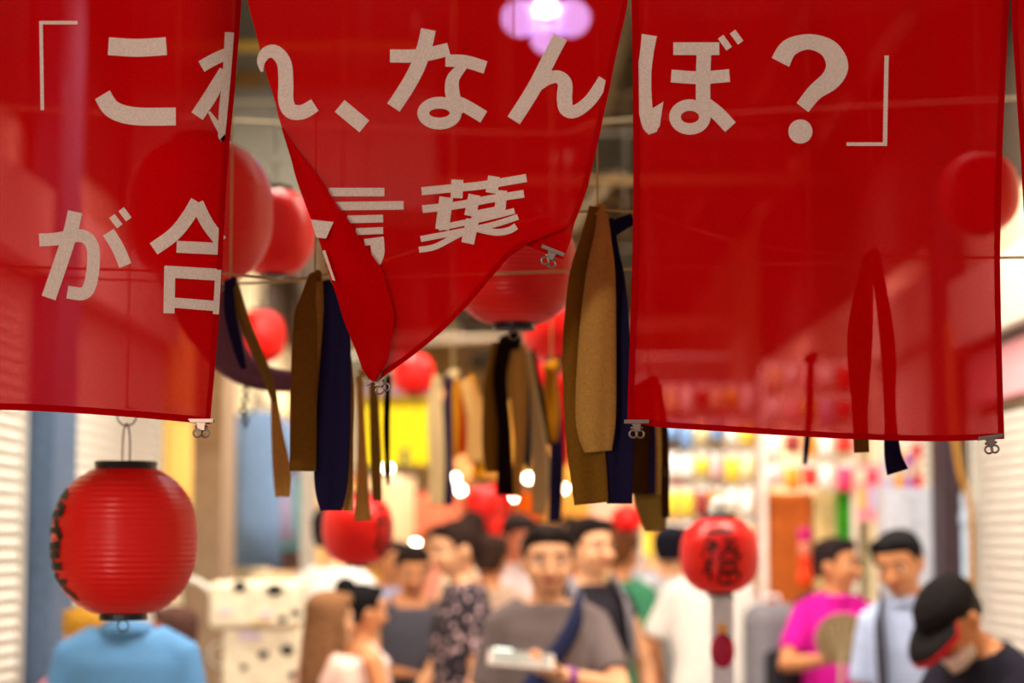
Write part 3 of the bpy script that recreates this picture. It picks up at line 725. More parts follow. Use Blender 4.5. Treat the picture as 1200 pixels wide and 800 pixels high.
# blue stall counter with white top, panels on the front
t = cab('stall_counter', 'blue stall counter with a white top behind the white-shirted back', 'counter', 736, 892, 733, 11.3, .55, mat('counter_blue', (24, 112, 190), .5), top=mat('counter_white', (236, 230, 226)))
for q in (-.24, 0, .24):
    bm = bmesh.new(); box(bm, (q * 1.0, -.284, .55), (.2, .012, .8), bevel=.004); finish('front_panel', bm, mat('counter_blue2', (18, 124, 205), .45), t)
bm = bmesh.new(); box(bm, (-.31, -.285, .55), (.05, .014, 1.0), bevel=.003); finish('corner_post', bm, mat('counter_grey', (150, 156, 176)), t)
cab('tall_cupboard', 'orange brown tall cupboard beside the cream board', 'cupboard', 897, 951, 577, 12.2, .5, mat('cupboard_orange', (232, 128, 44)), doors=2, dm=mat('cupboard_door', (206, 104, 34)))
t = cab('display_board', 'cream upright board between orange cupboard and green board', 'board', 953, 981, 575, 12.2, .10, mat('board_cream', (252, 220, 160)))
bm = bmesh.new(); box(bm, (0, -.055, .95), (.03, .01, 1.6)); finish('batten', bm, mat('batten', (232, 196, 130)), t)
t = cab('display_board', 'bright green upright board beside the cream board', 'board', 982, 1001, 576, 12.0, .10, mat('board_green', (44, 158, 16)))
bm = bmesh.new(); box(bm, (.045, -.055, .95), (.012, .01, 1.7)); finish('edge_strip', bm, mat('green_edge', (30, 110, 20)), t)
t = cab('metal_cabinet', 'pale blue grey metal cabinet with toy boxes on top', 'cabinet', 1036, 1104, 571, 9.45, .2, mat('cabinet_grey', (206, 210, 226), .4), doors=2, dm=mat('cabinet_grey2', (214, 218, 232), .4))
cab_top = wz(571, 9.45)
# toy boxes on the cabinet
for k, (px0, px1, h, col, nm) in enumerate(((1039, 1051, .13, (206, 190, 226), 'lilac'), (1052, 1063, .18, (250, 176, 70), 'orange'), (1064, 1074, .15, (196, 120, 210), 'purple'), (1075, 1085, .2, (230, 70, 60), 'red'))):
    x0, x1 = wx(px0, 9.45), wx(px1, 9.45)
    t = thing('toy_box', nm + ' toy box standing on the pale metal cabinet', 'box', ((x0 + x1) / 2, 9.55, cab_top))
    bm = bmesh.new(); box(bm, (0, 0, h / 2 + .001), (x1 - x0 - .006, .10, h), bevel=.002); finish('carton', bm, mat('box_' + nm, col, .4), t)
    bm = bmesh.new(); box(bm, (0, -.0515, h * .5), ((x1 - x0) * .6, .003, h * .4)); finish('print_panel', bm, mat('box_print', (250, 232, 200)), t)
# goods rack above the counter: uprights, rails, hanging packets
def packet_mesh(w_, h_):
    bm = bmesh.new(); n = 6; rows = []
    for sgn in (-1, 1):
        g = [[V(((i / n - .5) * w_, sgn * .022 * max(0, (1 - (2 * i / n - 1) ** 2)) * max(0, 1 - (2 * j / n - 1) ** 2) - sgn * 0 , -j / n * h_)) for i in range(n + 1)] for j in range(n + 1)]
        vs = [[bm.verts.new(p) for p in r] for r in g]
        for a, b in zip(vs, vs[1:]):
            for i in range(n): bm.faces.new((a[i], a[i + 1], b[i + 1], b[i]))
    bmesh.ops.remove_doubles(bm, verts=bm.verts, dist=1e-5); bmesh.ops.recalc_face_normals(bm, faces=bm.faces)
    for f in bm.faces: f.smooth = True
    me = bpy.data.meshes.new('bag'); bm.to_mesh(me); bm.free(); return me
PK = {'white': (246, 240, 236), 'pale pink': (250, 190, 196), 'hot pink': (238, 60, 120), 'yellow': (252, 208, 60), 'orange': (250, 150, 40), 'red': (214, 44, 36), 'sky blue': (120, 160, 220), 'navy': (60, 66, 104), 'cream': (250, 226, 170), 'lime': (176, 232, 130), 'maroon': (150, 50, 48), 'lilac': (196, 176, 226)}
PKM = {}
def packet(col, px, py, w_, h_, Y, where):
    key = (col, round(w_, 2), round(h_, 2))
    if key not in PKM:
        me = packet_mesh(w_, h_); me.materials.append(mat('packet_' + col.replace(' ', '_'), PK[col], .35, .5, var=.2, scale=25)); PKM[key] = me
    p = at(px, py, Y)
    t = thing('goods_packet', f'{col} packet hanging {where}', 'packet', p, f'{col} packets {where}')
    o = bpy.data.objects.new('bag', PKM[key]); C.objects.link(o); o.parent = t
    bm = bmesh.new(); box(bm, (0, 0, .012), (w_ * .7, .003, .024)); finish('header_card', bm, mat('packet_card', (250, 246, 240)), t)
    bm = bmesh.new(); torus(bm, (0, 0, .034), .011, .0022, 'Y', 10, 4); tube(bm, [(0, -.004, .043), (0, .0185, .034)], .0025, 5); finish('hook', bm, M_wire, t)
def rack(label, px0, px1, pys, Y, floor_z=0.0, top_py=480, m=None):
    t = thing('goods_rack', label, 'rack', (wx((px0 + px1) / 2, Y), Y, floor_z)); x0, x1 = wx(px0, Y), wx(px1, Y); cx = t.location.x
    m = m or mat('rack_grey', (190, 184, 190)); zt = wz(top_py, Y)
    for x in (x0, x1):
        bm = bmesh.new(); box(bm, (x - cx, .03, (zt - floor_z) / 2), (.03, .03, zt - floor_z)); finish('upright', bm, m, t)
    for py in pys:
        bm = bmesh.new(); box(bm, (0, .03, wz(py, Y) - floor_z), (x1 - x0, .018, .018)); finish('rail', bm, m, t)
    return t
YR = 12.05
rows = [450, 490, 530, 570, 610]
rack('grey goods rack full of packets behind the blue counter', 752, 893, rows, YR, top_py=440)
r1 = random.Random(3)
pal1 = [['maroon', 'cream', 'orange', 'white', 'yellow', 'white', 'cream'], ['yellow', 'white', 'red', 'cream', 'white', 'sky blue'], ['pale pink', 'yellow', 'maroon', 'cream', 'yellow', 'white', 'orange'], ['orange', 'maroon', 'white', 'cream', 'yellow', 'white', 'navy'], ['pale pink', 'white', 'white', 'cream', 'sky blue', 'navy'], ['white', 'cream', 'yellow', 'white', 'sky blue', 'sky blue']]
for py, pal in zip(rows, pal1):
    n = 7
    for k in range(n):
        px = 760 + (885 - 760) * (k + .5) / n
        packet(r1.choice(pal), px, py + 6, r1.choice((.07, .08, .086)), r1.choice((.10, .125, .145)), YR, 'on the grey rack behind the counter')
rows2 = [424, 463, 502, 541]
rack('white goods rack of bright packets above the orange cupboard', 896, 1002, rows2, 11.75, top_py=430, m=mat('rack_white', (236, 226, 220)))
pal2 = [['cream', 'white', 'pale pink', 'orange', 'white', 'red'], ['white', 'pale pink', 'yellow', 'white', 'lilac', 'red'], ['white', 'maroon', 'orange', 'yellow', 'white', 'red'], ['pale pink', 'orange', 'red', 'yellow', 'white', 'hot pink'], ['hot pink', 'white', 'pale pink', 'orange', 'white', 'cream']]
for py, pal in zip(rows2, pal2):
    n = 5
    for k in range(n):
        px = 898 + 102 * (k + .5) / n
        packet(pal[k + (k > 2)], px, py + 6, r1.choice((.08, .09, .095)), r1.choice((.11, .13, .142)), 11.75, 'on the white rack over the orange cupboard')
# wide pink pouch in front of the cupboard and posters
t = thing('hanging_poster', 'pink and lilac poster hanging beside the green board', 'poster', at(1017, 545, 11.4))
sx = mpp(11.4)
for (dx, dz, w_, h_, c, nm) in ((0, -32, 28, 66, (246, 150, 170), 'poster_pink'),):
    bm = bmesh.new(); box(bm, (dx * sx, 0, dz * sx), (w_ * sx, .006, h_ * sx)); finish('sheet', bm, mat(nm, c, .5), t)
for dx, dz, w_, h_, c, nm in ((-8, -38, 10, 24, (250, 190, 110), 'print_peach'), (7, -38, 12, 26, (196, 190, 240), 'print_lilac'), (4, -14, 14, 14, (240, 60, 110), 'print_pink'), (-8, -12, 10, 14, (255, 236, 210), 'print_cream')):
    bm = bmesh.new(); box(bm, (dx * sx, -.004, dz * sx), (w_ * sx, .004, h_ * sx)); finish('print_patch', bm, mat(nm, c, .5), t)
bm = bmesh.new(); tube(bm, [(0, 0, 0), (0, 0, ZC - t.location.z)], .002, 5); finish('hanging_string', bm, M_wire, t)
t = thing('hanging_poster', 'magenta and red strip of charms hanging before the orange cupboard', 'poster', at(943, 618, 12.05))
sx = mpp(12.05)
for dz, r, c, nm in ((-8, 9, (216, 10, 130), 'charm_magenta'), (-24, 8, (250, 150, 130), 'charm_pink'), (-40, 9, (240, 60, 30), 'charm_red'), (-58, 11, (246, 70, 20), 'charm_orange')):
    bm = bmesh.new(); sphere(bm, (0, 0, dz * sx), r * sx, 14, 10, (1, .3, .95)); finish('charm', bm, mat(nm, c, .4), t, True)
bm = bmesh.new(); tube(bm, [(0, .01, -68 * sx), (0, .01, .1), (0, .0, ZC - t.location.z)], .003, 5); finish('cord', bm, mat('charm_cord', (200, 20, 40)), t)
t = thing('hanging_poster', 'yellow poster hanging behind the black-capped person', 'poster', at(765, 606, 11.9))
sx = mpp(11.9)
bm = bmesh.new(); box(bm, (0, 0, -22 * sx), (24 * sx, .006, 44 * sx)); finish('sheet', bm, mat('poster_yellow', (250, 206, 60)), t)
bm = bmesh.new(); box(bm, (0, -.004, -14 * sx), (16 * sx, .004, 8 * sx)); finish('print_patch', bm, mat('poster_amber', (240, 160, 30)), t)
bm = bmesh.new(); tube(bm, [(0, 0, 0), (0, 0, ZC - t.location.z)], .002, 5); finish('hanging_string', bm, M_wire, t)
# right side: pink sign, cable and pipe
t = thing('wall_sign', 'long pink sign board above the cream shutter', 'sign', (XR - .03, 7.6, 2.2))
bm = bmesh.new(); box(bm, (XR - .025, 7.6, 2.30), (.05, 2.7, .22), bevel=.004); rel(finish('board', bm, mat('sign_pink', (250, 176, 186))), t)
bm = bmesh.new(); box(bm, (XR - .03, 7.6, 2.425), (.06, 2.74, .03)); rel(finish('frame_rail', bm, mat('sign_dark', (70, 50, 50))), t)
bm = bmesh.new(); tube(bm, catmull([tuple(at(x, y, 8.68)) for x, y in ((1112, 380), (1116, 480), (1120, 520), (1126, 556), (1136, 590), (1139, 640), (1139, 760))] + [(at(1139, 760, 8.68).x, 8.68, .02)], 6), .013, 8)
tag(finish('cable', bm, mat('cable_ochre', (176, 124, 40)), smooth=True), 'ochre cable sagging down beside the dark post', 'cable')
bm = bmesh.new(); p = at(1131, 580, 8.9); tube(bm, [(p.x, 8.9, .02), (p.x, 8.9, p.z)], .02, 10); tube(bm, [(p.x, 8.9, p.z - .12), (p.x, 8.9, p.z - .09)], .026, 10)
tag(finish('drain_pipe', bm, mat('pipe_blue', (176, 200, 226)), smooth=True), 'pale blue drain pipe beside the cream shutter', 'pipe')
# left side: cream cabinet with black spots
t = thing('spotted_cabinet', 'cream two-part cabinet with black spots beside the pale pole', 'cabinet', (wx(299, 8.0), 8.2, 0))
s8 = mpp(8.0); zt, zm = wz(681, 8.0), wz(737, 8.0)
M_cream = mat('cabinet_cream', (250, 234, 204), .4)
bm = bmesh.new(); box(bm, (0, 0, (zt + zm) / 2), (106 * s8, .4, zt - zm - .004), bevel=.02); up = finish('upper_case', bm, M_cream, t)
bm = bmesh.new(); box(bm, (8 * s8, 0, zm / 2), (90 * s8, .36, zm), bevel=.015); lo = finish('lower_case', bm, M_cream, t)
x8 = wx(299, 8.0)
for px, py, r in ((281, 687, 6), (322, 691, 7), (331, 725, 4), (346, 718, 4), (308, 767, 4.5), (336, 762, 6), (343, 791, 4.5), (285, 782, 3.5)):
    top_part = py < 737; p = at(px, py, 8.0); bm = bmesh.new()
    sphere(bm, (p.x - x8, -.2 if top_part else -.18, p.z), r * s8 * 1.25, 12, 8, (1.15, .2, .85)); finish('spot', bm, M_black, up if top_part else lo, True)
for px, py, w_, h_ in ((264, 716, 14, 6), (312, 720, 14, 6), (292, 745, 26, 10), (306, 729, 22, 4)):
    p = at(px, py, 8.0); top_part = py < 737; bm = bmesh.new()
    box(bm, (p.x - x8, -.202 if top_part else -.182, p.z), (w_ * s8, .004, h_ * s8)); finish('sticker', bm, mat('sticker_lilac', (226, 206, 222)) if h_ > 4.5 else mat('sticker_gold', (216, 180, 120)), up if top_part else lo)
bm = bmesh.new(); torus(bm, (-46 * s8, 0, wz(770, 8.0)), 14 * s8, 2.5 * s8, 'Y', 18, 6); finish('side_handle', bm, M_white, lo, True)
# white strap from the wall to the cabinet
bm = bmesh.new(); tube(bm, catmull([(XL + .22, 8.25, wz(672, 8.25)), tuple(at(222, 678, 8.15)), tuple(at(247, 692, 8.05))], 6), .012, 8)
tag(finish('strap', bm, M_white, smooth=True), 'white strap tied from the wall to the spotted cabinet', 'strap')

# garments hanging on a rail along the left wall
gx0 = -1.5
t = thing('garment_rail', 'steel rail holding blue and purple clothes on the left side', 'rail', (gx0, 13.0, 2.42))
bm = bmesh.new(); tube(bm, [(0, -1.1, .01), (0, 1.3, .01)], .012, 8); finish('bar', bm, M_steel, t, True)
for q in (-1.0, 1.2):
    bm = bmesh.new(); tube(bm, [(0, q, .01), (0, q, ZC - t.location.z)], .005, 6); finish('hanger_rod', bm, M_steel, t)
def garment(label, Y, col, nm, wd=.40, ln=.62, rot=0.5):
    p = V((gx0, Y, 2.395))
    t = thing('shirt', label, 'clothing', p, 'clothes on the steel rail'); t.rotation_euler = (0, 0, rot)
    bm = bmesh.new(); secs = []
    for z, hw, d in ((-.03, .06, .03), (-.06, .14, .04), (-.10, wd / 2, .05), (-.22, wd / 2 * .92, .06), (-ln * .7, wd / 2 * .9, .06), (-ln, wd / 2 * .98, .07)):
        secs.append([V((hw * math.cos(2 * PI * k / 16), d * math.sin(2 * PI * k / 16), z)) for k in range(16)])
    loft(bm, secs); finish('torso', bm, mat('cloth_' + nm, col, .85), t, True)
    for s in (-1, 1):
        bm = bmesh.new(); tube(bm, [(s * wd * .42, 0, -.12), (s * wd * .56, 0, -.24), (s * wd * .60, 0, -.34)], [.055, .06, .062], 10, flat=.6); finish('sleeve', bm, mat('cloth_' + nm, col, .85), t, True)
    bm = bmesh.new(); torus(bm, (0, 0, .018), .018, .003, 'Y', 12, 5); tube(bm, [(0, 0, 0), (-.16, 0, -.075)], .005, 6); tube(bm, [(0, 0, 0), (.16, 0, -.075)], .005, 6); finish('clothes_hanger', bm, M_wire, t)
for lab, Y, col, nm, ln, rot in (('slate blue shirt on the steel rail', 12.1, (112, 140, 178), 'slateblue', .95, .15), ('lilac shirt on the steel rail', 12.75, (170, 156, 196), 'lilac', .8, .1),
                                 ('teal shirt on the steel rail', 13.4, (110, 176, 190), 'teal', .86, .2), ('plum brown shirt on the steel rail', 14.05, (112, 84, 88), 'plum', 1.0, .1)):
    garment(lab, Y, col, nm, .30, ln, rot)

# yellow shop sign with purple awning bar
t = thing('shop_sign', 'vivid yellow shop sign under a mauve awning bar', 'sign', (wx(464, 13.0), 13.0, wz(462, 13.0)))
s13 = mpp(13.0)
bm = bmesh.new(); box(bm, (0, 0, -42 * s13), (76 * s13, .04, 82 * s13), bevel=.004); finish('board', bm, mat('sign_vivid', (252, 226, 4), .4, var=.03), t)
bm = bmesh.new(); box(bm, (2 * s13, -.05, 2 * s13), (84 * s13, .16, 10 * s13), bevel=.01); finish('awning_bar', bm, mat('awning_mauve', (166, 136, 146)), t)
bm = bmesh.new()
for x, z, w_, h_ in ((10, -72, 7, 16), (6, -84, 3, 6), (15, -84, 3, 6)): box(bm, (x * s13, -.024, z * s13), (w_ * s13, .008, h_ * s13))
finish('sign_mark', bm, mat('sign_ink', (52, 60, 84)), t)
for q in (-30, 30):
    bm = bmesh.new(); tube(bm, [(q * s13, 0, 0), (q * s13, 0, ZC - t.location.z)], .008, 6); finish('hanger_rod', bm, M_steel, t)
# shop fronts deep in the lane: warm panels, red and orange hangings
def hanging(label, cat, name, px0, px1, py0, py1, Y, col, nm, em=None):
    s = mpp(Y); p = at((px0 + px1) / 2, py0, Y)
    t = thing(name, label, cat, p)
    wd, ht = (px1 - px0) * s, (py1 - py0) * s
    bm = bmesh.new(); rings = []
    for j in range(9):
        z = -ht * j / 8; f = [V((wd * (i / 10 - .5), .018 * math.sin(i * .9 + j * .2) - .002, z)) for i in range(11)]
        rings.append(f + [q + V((0, .004, 0)) for q in f[::-1]])
    loft(bm, rings); finish('cloth', bm, cloth('hang_' + nm, col, .4, (0, 0, 0), 400), t, True)
    bm = bmesh.new(); tube(bm, [(-wd / 2 - .02, 0, .004), (wd / 2 + .02, 0, .004)], .009, 8); finish('bar', bm, M_darkpost, t)
    for q in (-.4, .4):
        bm = bmesh.new(); tube(bm, [(q * wd, 0, .0), (q * wd, 0, ZC - p.z)], .002, 5); finish('hanging_string', bm, M_wire, t)
hanging('long red cloth banner hung over the crowd beside warm bulbs', 'banner', 'cloth_banner', 562, 600, 565, 660, 13.2, (226, 10, 6), 'red')
hanging('short orange cloth banner hung right of the red one', 'banner', 'cloth_banner', 604, 634, 575, 625, 14.0, (246, 130, 30), 'orange')
hanging('amber cloth banner hung behind the dark ribbons', 'banner', 'cloth_banner', 640, 690, 480, 640, 15.5, (240, 176, 80), 'amber')
hanging('cream cloth banner hung below the yellow sign', 'banner', 'cloth_banner', 430, 486, 556, 650, 15.0, (252, 226, 190), 'cream')
hanging('salmon cloth banner hung beside the cream one', 'banner', 'cloth_banner', 488, 540, 575, 660, 15.2, (246, 150, 116), 'salmon')
hanging('pale pink cloth banner hung before the far wall', 'banner', 'cloth_banner', 690, 740, 520, 620, 16.5, (250, 200, 186), 'palepink')
hanging('narrow red cloth banner beside the brown ribbon', 'banner', 'cloth_banner', 648, 668, 440, 545, 11.0, (236, 20, 12), 'red2')
hanging('mustard cloth banner behind the ribbons under the large lantern', 'banner', 'cloth_banner', 560, 622, 470, 562, 15.0, (226, 166, 74), 'mustard')
hanging('peach cloth banner right of the yellow sign', 'banner', 'cloth_banner', 505, 556, 455, 570, 16.0, (236, 178, 120), 'peach')
# stall blocks on both sides, far back
cab('market_stall', 'amber wooden stall front far down the left side', 'stall', 372, 436, 560, 17.0, 1.2, mat('stall_amber', (232, 170, 96)), doors=3, dm=mat('stall_panel', (246, 200, 130)), top=mat('stall_top', (180, 90, 50)))
cab('market_stall', 'salmon stall front far down the right side', 'stall', 690, 800, 570, 17.5, 1.2, mat('stall_salmon', (244, 176, 140)), doors=4, dm=mat('stall_panel2', (252, 206, 160)), top=mat('stall_top2', (214, 60, 40)))
# warm bulbs on a string
for k, (px, py) in enumerate(((533, 560), (540, 574), (553, 577), (584, 585), (604, 582), (619, 560), (487, 637), (455, 548), (660, 572))):
    Y = 14.6 + .25 * (k % 2) if k < 6 else (12.4 if k == 6 else 14.8)
    t = thing('string_bulb', 'warm glowing bulb hanging over the crowd', 'bulb', at(px, py, Y), 'glowing bulbs over the crowd')
    bm = bmesh.new(); sphere(bm, (0, 0, 0), .024, 12, 8); finish('glass', bm, emit('bulb_warm', (1, .88, .66), 30), t, True)
    bm = bmesh.new(); lathe(bm, [(.014, .018), (.014, .05), (.008, .062)], 10); finish('cap', bm, M_black, t)
    bm = bmesh.new(); tube(bm, [(0, 0, .06), (0, 0, ZC - t.location.z)], .002, 5); finish('cord', bm, M_black, t)
# lower stall lamps: warm light on the crowd
for x, y in ((-1.1, 15.6), (1.3, 15.6)):
    ceiling_lamp(x, y, 2.95, .7, 45, 'short hooded stall lamp with warm light', 'X', (1, .74, .42))

# ================================================================== PEOPLE
SKIN = {'fair': (232, 170, 128), 'tan': (208, 138, 92), 'ruddy': (222, 130, 96)}
def skin(n): return mat('skin_' + n, SKIN[n], .55, .35, var=.05, scale=20)
REMESH = []
def rm(o, vox, smooth=3):
    REMESH.append((o, vox, smooth)); return o
def ell(c, ax, ay, seg=18): return [c + ax * math.cos(2 * PI * k / seg) + ay * math.sin(2 * PI * k / seg) for k in range(seg)]
def patterned(name, base, spots, scale=60, kind='spots'):
    if name in MATS: return MATS[name]
    m = mat(name, base, .85, var=0); nt = m.node_tree; b = nt.nodes['Principled BSDF']; N = nt.nodes.new
    tc = N('ShaderNodeTexCoord'); r = N('ShaderNodeValToRGB'); r.color_ramp.interpolation = 'CONSTANT'
    if kind == 'spots':
        tx = N('ShaderNodeTexVoronoi'); tx.inputs['Scale'].default_value = scale; o = tx.outputs['Distance']
    else:
        tx = N('ShaderNodeTexWave'); tx.bands_direction = 'Z' if kind == 'hstripe' else 'X'; tx.inputs['Scale'].default_value = scale; o = tx.outputs['Fac']
    nt.links.new(tc.outputs['Object'], tx.inputs['Vector']); nt.links.new(o, r.inputs['Fac'])
    r.color_ramp.elements[0].color = srgb(*spots); r.color_ramp.elements[0].position = 0
    r.color_ramp.elements[1].color = srgb(*base); r.color_ramp.elements[1].position = .32
    nt.links.new(r.outputs['Color'], b.inputs['Base Color']); return m
def person(label, px, top_py, Y, yaw, skn, hair, hair_col, top_m, bot_m, sleeve=.55, lean=0, head=(0, 0, 0), arms=None, collar=False, long_bot=True, vox=.009, build=1.0, stance=0.0, hands=((0, 0), (0, 0)), tilt=0, thick=1.0):
    """px, top_py: where the crown of the head shows; Y: distance down the lane. yaw 0 faces the viewer, -90 faces left."""
    R3 = lambda a, ax: Matrix.Rotation(math.radians(a), 3, ax)
    Rl = R3(-lean, 'X') @ R3(tilt, 'Y')     # forward is -y
    Rl = R3(lean, 'X') @ R3(tilt, 'Y')
    hip = V((0, 0, .52))
    up = lambda p: hip + Rl @ (V(p) - hip)
    neck = V((0, .005, .845))
    Rh = Rl @ R3(head[0], 'Z') @ R3(head[1], 'X') @ R3(head[2], 'Y')
    hd = lambda p: up(neck) + Rh @ (V(p) - neck)
    crown = hd((0, 0, 1.0))
    H = (wz(top_py, Y)) / max(hd((0, 0, 1.0)).z, hd((0, .03, .99)).z)
    Ry = R3(yaw, 'Z')
    hc = Ry @ (hd((0, 0, .93)) * H)
    base = V((wx(px, Y, top_py) - hc.x, Y - hc.y * .0, 0))
    t = thing('person', label, 'person', base); t.rotation_euler = (0, 0, math.radians(yaw))
    S = lambda p: V(p) * H
    sk = skin(skn); B = build
    # ---------- body
    bm = bmesh.new()
    def secs(tab, k=1.0, extra=0.0, f=up):
        rings = []
        for z, rx, ry, yo in tab:
            X_ = (Rl if f is up else Rh) @ V((1, 0, 0)); Y_ = (Rl if f is up else Rh) @ V((0, 1, 0))
            rings.append(ell(S(f((0, yo, z))), X_ * (rx * k * H + extra), Y_ * (ry * k * H + extra)))
        return rings
    torso = [(.47, .085 * B, .058, 0), (.52, .098 * B, .068, .004), (.57, .090 * B, .064, 0), (.62, .084 * B, .060, -.004), (.68, .092 * B, .064, -.006), (.74, .092 * B, .066, -.004), (.79, .092 * B, .058, .002), (.822, .078 * B, .046, .006), (.842, .058, .040, .008), (.856, .036, .036, .006)]
    loft(bm, secs(torso, .93))
    loft(bm, secs([(.82, .040, .040, .012), (.85, .033, .035, .004), (.885, .031, .034, -.004)], f=hd))
    h0, hh = .868, .132
    face = [(0.0, .10, .08, -.22), (.05, .20, .18, -.16), (.14, .275, .30, -.085), (.26, .32, .385, -.035), (.38, .345, .43, -.012), (.5, .362, .455, 0), (.64, .366, .465, .01), (.78, .335, .42, .02), (.9, .25, .31, .02), (.97, .13, .16, .02), (1.0, .04, .05, .02)]
    loft(bm, secs([(h0 + z * hh, rx * hh, ry * hh, yo * hh) for z, rx, ry, yo in face], f=hd))
    hp = lambda x, y, z: S(hd((x * hh, y * hh, h0 + z * hh)))
    tube(bm, [hp(0, -.44, .52), hp(0, -.50, .40), hp(0, -.54, .33)], [.035 * hh * H, .055 * hh * H, .075 * hh * H], 8)
    sphere(bm, hp(0, -.345, .16), .10 * hh * H, 10, 6)
    for s in (-1, 1):
        sphere(bm, hp(s * .375, .04, .44), .14 * hh * H, 10, 8, (.35, .65, 1), Rh)
        sphere(bm, hp(s * .16, -.40, .58), .085 * hh * H, 8, 6, (1.3, .7, .5), Rh)
        sphere(bm, hp(s * .19, -.33, .34), .12 * hh * H, 8, 6, (1, .8, 1), Rh)
    # arms and hands
    arms = arms or [None, None]; elb = []; wrists = []
    for i, s in enumerate((-1, 1)):
        a = arms[i] or ((s * .16, .02, -1), (s * .06, -.16, -1))
        u, f_ = V(a[0]).normalized(), V(a[1]).normalized()
        sh = up((s * (.091 * B - .003), .006, .802)); el = sh + u * .172; wr = el + f_ * .148
        elb.append((S(sh), S(el), S(wr), u, f_)); wrists.append(S(wr))
        k_ = H * thick
        tube(bm, [S(up((s * .05 * B, .006, .822))), S(sh), S(sh + u * .06), S(sh + u * .13), S(el), S(el + f_ * .05), S(el + f_ * .10), S(wr)], [.030 * k_, .031 * k_, .029 * k_, .025 * k_, .0235 * k_, .0235 * k_, .0185 * k_, .0150 * k_], 12)
        # hand: f_ points along the fingers, n is the palm normal
        n_ = V((-s * 1.0, -.1, 0)); n_ = V((0, 0, 1)) if abs(f_.z) < .45 else n_
        n_ = (n_ - f_ * n_.dot(f_)).normalized(); sd = f_.cross(n_).normalized()
        if sd.y > 0: sd = -sd                 # thumb side faces forward
        w0 = S(wr); q = H
        loft(bm, [ell(w0 + f_ * (d * q), sd * (a_ * q), n_ * (b_ * q), 12) for d, a_, b_ in ((-.004, .014, .012), (.012, .018, .012), (.035, .024, .0105), (.052, .0245, .009), (.060, .021, .006))])
        curl = (.55, .75)
        for fi, (off, ln) in enumerate(((.0185, .040), (.0065, .046), (-.0060, .043), (-.0180, .034))):
            p0 = w0 + f_ * (.050 * q) + sd * (off * q)
            d1 = (f_ * math.cos(curl[0]) + n_ * math.sin(curl[0]) + sd * off * 6).normalized(); p1 = p0 + d1 * (ln * .55 * q)
            d2 = (f_ * math.cos(curl[0] + curl[1]) + n_ * math.sin(curl[0] + curl[1])).normalized(); p2 = p1 + d2 * (ln * .5 * q)
            tube(bm, [p0, p1, p2], [.0052 * q, .0050 * q, .0042 * q], 8)
        p0 = w0 + f_ * (.014 * q) + sd * (.016 * q); p1 = p0 + (f_ * .6 + sd * .8 + n_ * .2).normalized() * (.026 * q); p2 = p1 + (f_ * .9 + sd * .1 + n_ * .4).normalized() * (.022 * q)
        tube(bm, [p0, p1, p2], [.0075 * q, .0062 * q, .0048 * q], 8)
    # legs
    legs = []
    for s in (-1, 1):
        hj = V((s * .052, 0, .50)); kn = V((s * .058, -.012 - s * stance * .5, .275)); an = V((s * .060, .008 - s * stance, .045))
        legs.append((hj, kn, an))
        tube(bm, [S(hj), S((hj + kn) / 2), S(kn), S(kn * .6 + an * .4), S(an)], [.046 * H, .040 * H, .029 * H, .030 * H, .020 * H], 12)
        tube(bm, [S(an + V((0, .012, -.026))), S(an + V((0, -.05, -.030)))], [.018 * H, .016 * H], 8)
    rm(finish('body', bm, sk, t, True), vox, 2)
    # ---------- face
    for s in (-1, 1):
        bm = bmesh.new(); sphere(bm, hp(s * .155, -.395, .49), .055 * hh * H, 10, 7, (1.35, .6, .75), Rh); e = finish('eye', bm, mat('eye_white', (226, 216, 208), .2), t, True)
        bm = bmesh.new(); sphere(bm, hp(s * .155, -.425, .49), .030 * hh * H, 8, 6, (1, .5, 1), Rh); finish('iris', bm, mat('iris_dark', (28, 18, 14), .2), e, True)
        bm = bmesh.new(); tube(bm, [hp(s * .07, -.455, .60), hp(s * .16, -.455, .625), hp(s * .25, -.40, .60)], .020 * hh * H, 6); finish('eyebrow', bm, mat('brow', (34, 22, 18)), t, True)
    bm = bmesh.new(); sphere(bm, hp(0, -.425, .225), .10 * hh * H, 10, 6, (1.25, .5, .40), Rh); finish('mouth', bm, mat('lips', (176, 88, 80)), t, True)
    # ---------- hair / cap
    hm = mat('hair_%d_%d_%d' % hair_col, tuple(int(c * .8) for c in hair_col), .85, .12, var=.3, scale=60)
    if hair != 'none':
        bm = bmesh.new()
        if hair == 'cap':
            loft(bm, secs([(h0 + z * hh, rx * hh, ry * hh, yo * hh) for z, rx, ry, yo in ((.62, .41, .50, .02), (.72, .41, .50, .02), (.86, .36, .44, .03), (.97, .24, .30, .04), (1.04, .06, .08, .04))], f=hd))
            rm(finish('cap_crown', bm, hm, t, True), .006, 3)
            bm = bmesh.new(); rings = []
            for k in range(9):
                a = -1.15 + 2.3 * k / 8
                p_in = (.40 * math.sin(a), -.44 * math.cos(a), .66); p_out = (.46 * math.sin(a), -.44 * math.cos(a) - .42 * math.cos(a) ** 1.0, .60 - .10 * math.cos(a))
                rings.append([hp(*p_in), hp(*p_out), hp(p_out[0], p_out[1], p_out[2] - .09), hp(p_in[0], p_in[1], p_in[2] - .05)])
            loft(bm, rings); br_ = finish('cap_brim', bm, hm, t, True)
            bm = bmesh.new(); loft(bm, secs([(h0 + z * hh, rx * hh, ry * hh, yo * hh) for z, rx, ry, yo in ((.30, .30, .30, .16), (.45, .375, .40, .09), (.62, .395, .43, .07), (.7, .38, .44, .05))], f=hd)); rm(finish('hair', bm, mat('hair_20_16_16', (20, 16, 16)), t, True), .007, 3)
        else:
